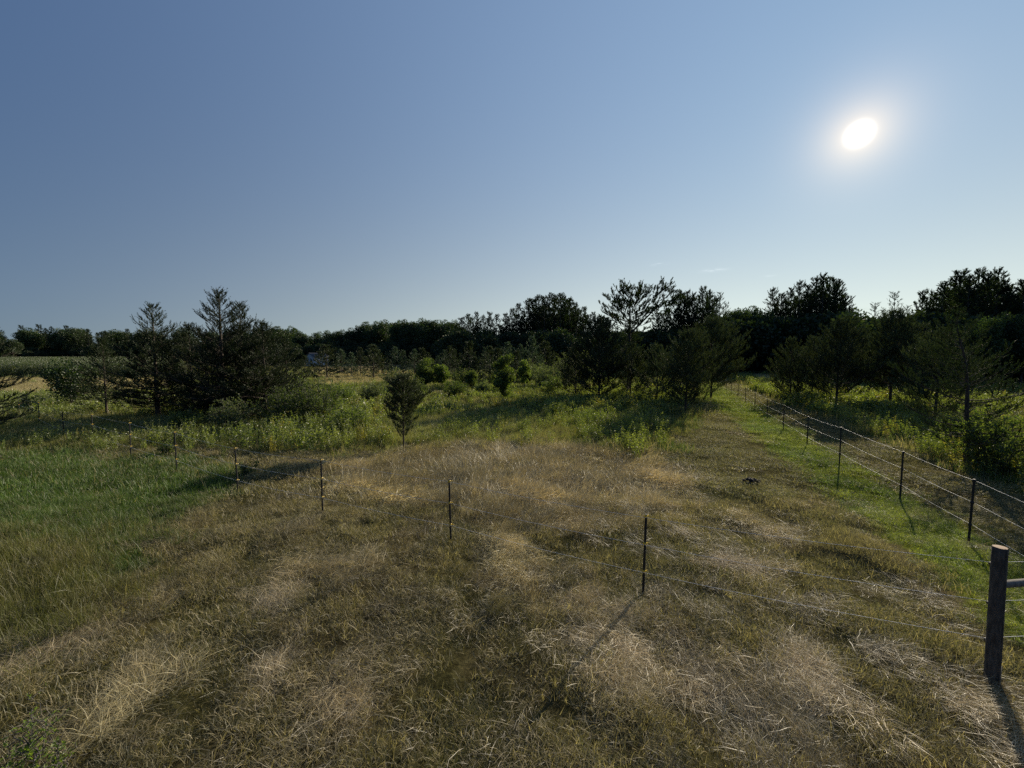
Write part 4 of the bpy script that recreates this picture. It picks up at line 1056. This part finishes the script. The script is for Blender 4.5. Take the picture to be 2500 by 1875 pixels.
for (px, py), lb in zip(RP_px, rl):
    x, y = gp(px, py); RP.append((x, y))
    fence_post(x, y, lb, RGp, .4, (rw.normal(0, .014), rw.normal(0, .014)), clip=CLIP_D)
RP0 = (RP[0][0] - 1.55, RP[0][1] - 3.6)
def wire(pts, r, name, label, mat, sag=.02, group=None):
    P = []
    for a, b_ in zip(pts[:-1], pts[1:]):
        a = np.array(a); b_ = np.array(b_); t = np.linspace(0, 1, 9)[:-1, None]
        q = a * (1 - t) + b_ * t; q[:, 2] -= (sag * 4 * t * (1 - t))[:, 0]; P.append(q)
    P.append(np.array([pts[-1]])); P = np.concatenate(P)[None]
    mb = MB(); mb.tubes(P, np.full(P.shape[:2], r), 5)
    link(name, mb.mesh(name, mat, True), None, label, 'fence wire', group)
GPX, GPY = gp(2421, 1672)
GX, GY = GPX, GPY
def wz(x, y, h): return (x, y, float(hgt(x, y)) + h)
for h, nm in ((1.17, 'top'), (.77, 'middle'), (.36, 'bottom')):
    pts = [wz(RP0[0], RP0[1], h)] + [wz(x + .03, y - .02, h) for x, y in RP]
    wire(pts, .0021, 'fence_wire', '%s white rope wire of the fence running down the lane' % nm, M_wire, .02, 'white wires along the lane')
for h, h2, nm in ((1.17, 1.22, 'top'), (.77, .80, 'middle'), (.36, .40, 'bottom')):
    pts = [wz(x, y - .035, h) for x, y in LP] + [wz(GX, GY + .09, h2)] + [wz(GX + 2.4, GY + .35, h2)]
    wire(pts, .0022, 'fence_wire', '%s thin wire of the fence across the field, ending at the wooden post' % nm, M_thinwire, .03, 'thin wires across the field')

# wooden gate post and its brace rail
def wood_post(loc, H, R, lean, label, group=None, seed=1):
    rng = np.random.default_rng(seed)
    k = 40; zs = np.concatenate([[-.35], np.linspace(0, H, 26)]); th = np.arange(k) / k * 2 * np.pi
    rr = R * (1 + .03 * np.sin(3 * th + 1) + .015 * np.sin(7 * th))
    V = []
    for z in zs:
        q = rr * (1 + .03 * (1 - z / H)) + rng.normal(0, .0012, k)
        ck = -1.75 + .18 * math.sin(z * 2.3)          # the long drying crack faces the viewer
        dd = np.abs((th - (ck % (2 * np.pi)) + np.pi) % (2 * np.pi) - np.pi)
        q = q - .018 * np.exp(-(dd / .07) ** 2) * (1 if .03 < z < H * .99 else .5)
        V.append(np.stack([q * np.cos(th), q * np.sin(th), np.full(k, z)], -1))
    bev = V[-1] * [.93, .93, 1] + [0, 0, .006]; V.append(bev)
    V = np.concatenate(V); n = len(zs) + 1
    idx = np.arange(n * k).reshape(n, k); a, b_ = idx[:-1], idx[1:]
    Fq = np.stack([a, np.roll(a, -1, 1), np.roll(b_, -1, 1), b_], -1).reshape(-1, 4)
    top = np.arange(k) ; Vc = bev
    m = bark_mat('weathered_wood', (.035, .029, .024), (.13, .11, .09), 40)
    mt, nt = new_mat('sawn_end'); t = nt.nodes.new('ShaderNodeTexCoord'); wv = nt.nodes.new('ShaderNodeTexWave')
    wv.wave_type = 'RINGS'; wv.rings_direction = 'Z'; wv.inputs['Scale'].default_value = 28; wv.inputs['Distortion'].default_value = 1.5
    nt.links.new(t.outputs['Object'], wv.inputs['Vector'])
    pb = nt.nodes.new('ShaderNodeBsdfPrincipled'); pb.inputs['Roughness'].default_value = .8
    nt.links.new(ramp(nt, wv.outputs[0], [(0, (.26, .15, .08)), (1, (.42, .28, .16))]), pb.inputs['Base Color'])
    o = nt.nodes.new('ShaderNodeOutputMaterial'); nt.links.new(pb.outputs[0], o.inputs[0])
    e = link('gate_post', None, None, label, 'wooden post', group, None, loc); e.rotation_euler = lean
    link('post_shaft', make_mesh('post_shaft', V, [Fq], m, True), e)
    c_ = MB(); P = np.array([[[0, 0, H + .0], [0, 0, H + .009]]])
    V2 = np.concatenate([bev * [1, 1, 1] + [0, 0, .002], [[0, 0, H + .012]]]); F2 = np.stack([np.arange(k), np.roll(np.arange(k), -1), np.full(k, k)], -1)
    link('cut_end', make_mesh('cut_end', V2, [F2], mt), e)
    for hz in (.40, .80, 1.22):
        ib = MB(); ib.tubes(np.array([[[-.004, R * .9, hz], [-.004, R * 1.25, hz], [-.004, R * 1.45, hz]]]), np.array([[.016, .018, .01]]), 8, cap=True)
        link('insulator', ib.mesh('insulator', M_post, True), e)
    return e
gz = float(hgt(GX, GY)) - .0
wood_post((GX, GY, gz), 1.42, .055, (0, math.radians(-1.1), 0), 'thick weathered wooden post with a long crack and sawn top, at the right edge')
wood_post((GX + 2.45, GY + .35, float(hgt(GX + 2.45, GY + .35))), 1.42, .055, (0, 0, .8), 'second thick wooden post, at the far end of the brace rail', seed=2)
rb = MB(); a = np.array([GX + .03, GY + .01, gz + 1.03]); b_ = np.array([GX + 2.41, GY + .34, gz + 1.0])
t = np.linspace(0, 1, 8)[:, None]; rb.tubes((a * (1 - t) + b_ * t)[None], np.full((1, 8), .036), 14, cap=True)
link('brace_rail', rb.mesh('brace_rail', bark_mat('grey_rail', (.09, .08, .07), (.22, .195, .165), 30), True), None, 'round grey wooden rail joining the cracked post to the next one on the right', 'rail')

# ------------------------------------------------------------------ small things
def clod():
    rng = np.random.default_rng(3); x, y = gp(1835, 1184); mb = MB()
    for i in range(9):
        u, v = np.meshgrid(np.linspace(0, np.pi, 7), np.linspace(0, 2 * np.pi, 11)[:-1], indexing='ij')
        r = .075 * rng.uniform(.6, 1.1); c0 = rng.normal(0, .075, 3) * [1, .8, 0] + [0, 0, .05 + .03 * rng.random()]
        q = np.stack([np.sin(u) * np.cos(v), np.sin(u) * np.sin(v), np.cos(u) * .65], -1) * r * rng.uniform(.85, 1.15, u.shape)[..., None] + c0
        idx = np.arange(70).reshape(7, 10); a, b2 = idx[:-1], idx[1:]
        mb.add(q, np.stack([a, b2, np.roll(b2, -1, 1), np.roll(a, -1, 1)], -1).reshape(-1, 4))
    link('dung_pile', mb.mesh('dung_pile', plain_mat('dark_dung', (.022, .016, .012), .9)), None, 'small black lump of dung on the mown lane grass', 'dung', None, None, (x, y, float(hgt(x, y))))
clod()
def house():
    D = 125; x, y = at_depth(757, D); z = float(hgt(x, y))
    e = link('house', None, None, 'pale blue-grey gabled house half hidden by trees at the back', 'house', None, None, (x, y, z)); e.rotation_euler[2] = -.35
    w, l, h, g = 3.4, 6.0, 2.9, 1.2
    V = [(-w / 2, 0, -.3), (w / 2, 0, -.3), (w / 2, 0, h), (0, 0, h + g), (-w / 2, 0, h), (-w / 2, l, -.3), (w / 2, l, -.3), (w / 2, l, h), (0, l, h + g), (-w / 2, l, h)]
    mb = MB(); mb.add(V, [[0, 1, 2, 4]]); 
    mb = MB(); mb.add(V, np.array([[0, 1, 2, 3, 4], [9, 8, 7, 6, 5]])); mb.add(V, np.array([[1, 6, 7, 2], [5, 0, 4, 9]]))
    link('wall', mb.mesh('wall', plain_mat('pale_siding', (.42, .47, .55), .7, 0, .05, 3)), e)
    rf = MB()
    for s_ in (-1, 1):
        L_ = math.hypot(w / 2 + .4, g + .2); an = math.atan2(g, w / 2)
        p = [(0, -.35, h + g + .06), (0, l + .35, h + g + .06), (s_ * (w / 2 + .35), l + .35, h + .06 - .2), (s_ * (w / 2 + .35), -.35, h + .06 - .2)]
        p2 = [(q[0], q[1], q[2] + .14) for q in p]
        rf.add(p + p2, [[0, 1, 2, 3], [7, 6, 5, 4], [0, 3, 7, 4], [1, 2, 6, 5], [2, 3, 7, 6], [0, 1, 5, 4]])
    link('roof', rf.mesh('roof', plain_mat('grey_shingles', (.12, .12, .13), .9, 0, .2, 8)), e)
    for xx in (-.8, .8):
        wm = MB(); wm.box((xx, -.02, 1.7), (.9, .06, 1.2)); f_ = link('window', wm.mesh('window', plain_mat('white_frame', (.7, .7, .7), .5)), e)
        pm = MB(); pm.box((xx, -.055, 1.7), (.74, .02, 1.04)); link('pane', pm.mesh('pane', plain_mat('dark_glass', (.03, .035, .04), .1)), f_)
house()
def brush():
    rng = np.random.default_rng(8); x, y = gp(838, 915); n = 46
    p0 = np.stack([rng.normal(0, 1.3, n), rng.normal(0, .6, n), rng.uniform(.05, 1.1, n)], -1)
    a = rng.normal(.3, .5, n); e_ = rng.normal(.1, .25, n); L = rng.uniform(.8, 2.2, n)
    d_ = np.stack([np.cos(e_) * np.cos(a), np.cos(e_) * np.sin(a), np.sin(e_)], -1) * L[:, None]
    mb = MB(); mb.tubes(np.stack([p0 - d_ / 2, p0 + rng.normal(0, .05, (n, 3)), p0 + d_ / 2], 1), rng.uniform(.03, .11, n)[:, None] * np.array([1, .9, .6]), 6, cap=False)
    link('brush_pile', mb.mesh('brush_pile', M_bark, True), None, 'dark pile of logs and brush on the tan grass by the wide pine', 'brush pile', None, None, (x, y, float(hgt(x, y))))
brush()
sx, sy = gp(866, 965)
sb = MB(); sb.tubes(np.array([[[0, 0, -.2], [.01, 0, .6], [.02, 0, 1.35]]]), np.array([[.018, .018, .016]]), 8, cap=True)
link('stake', sb.mesh('stake', M_bark_grey, True), None, 'thin grey stake standing alone in the meadow below the lone dark pine', 'stake', None, None, (sx, sy, float(hgt(sx, sy))))
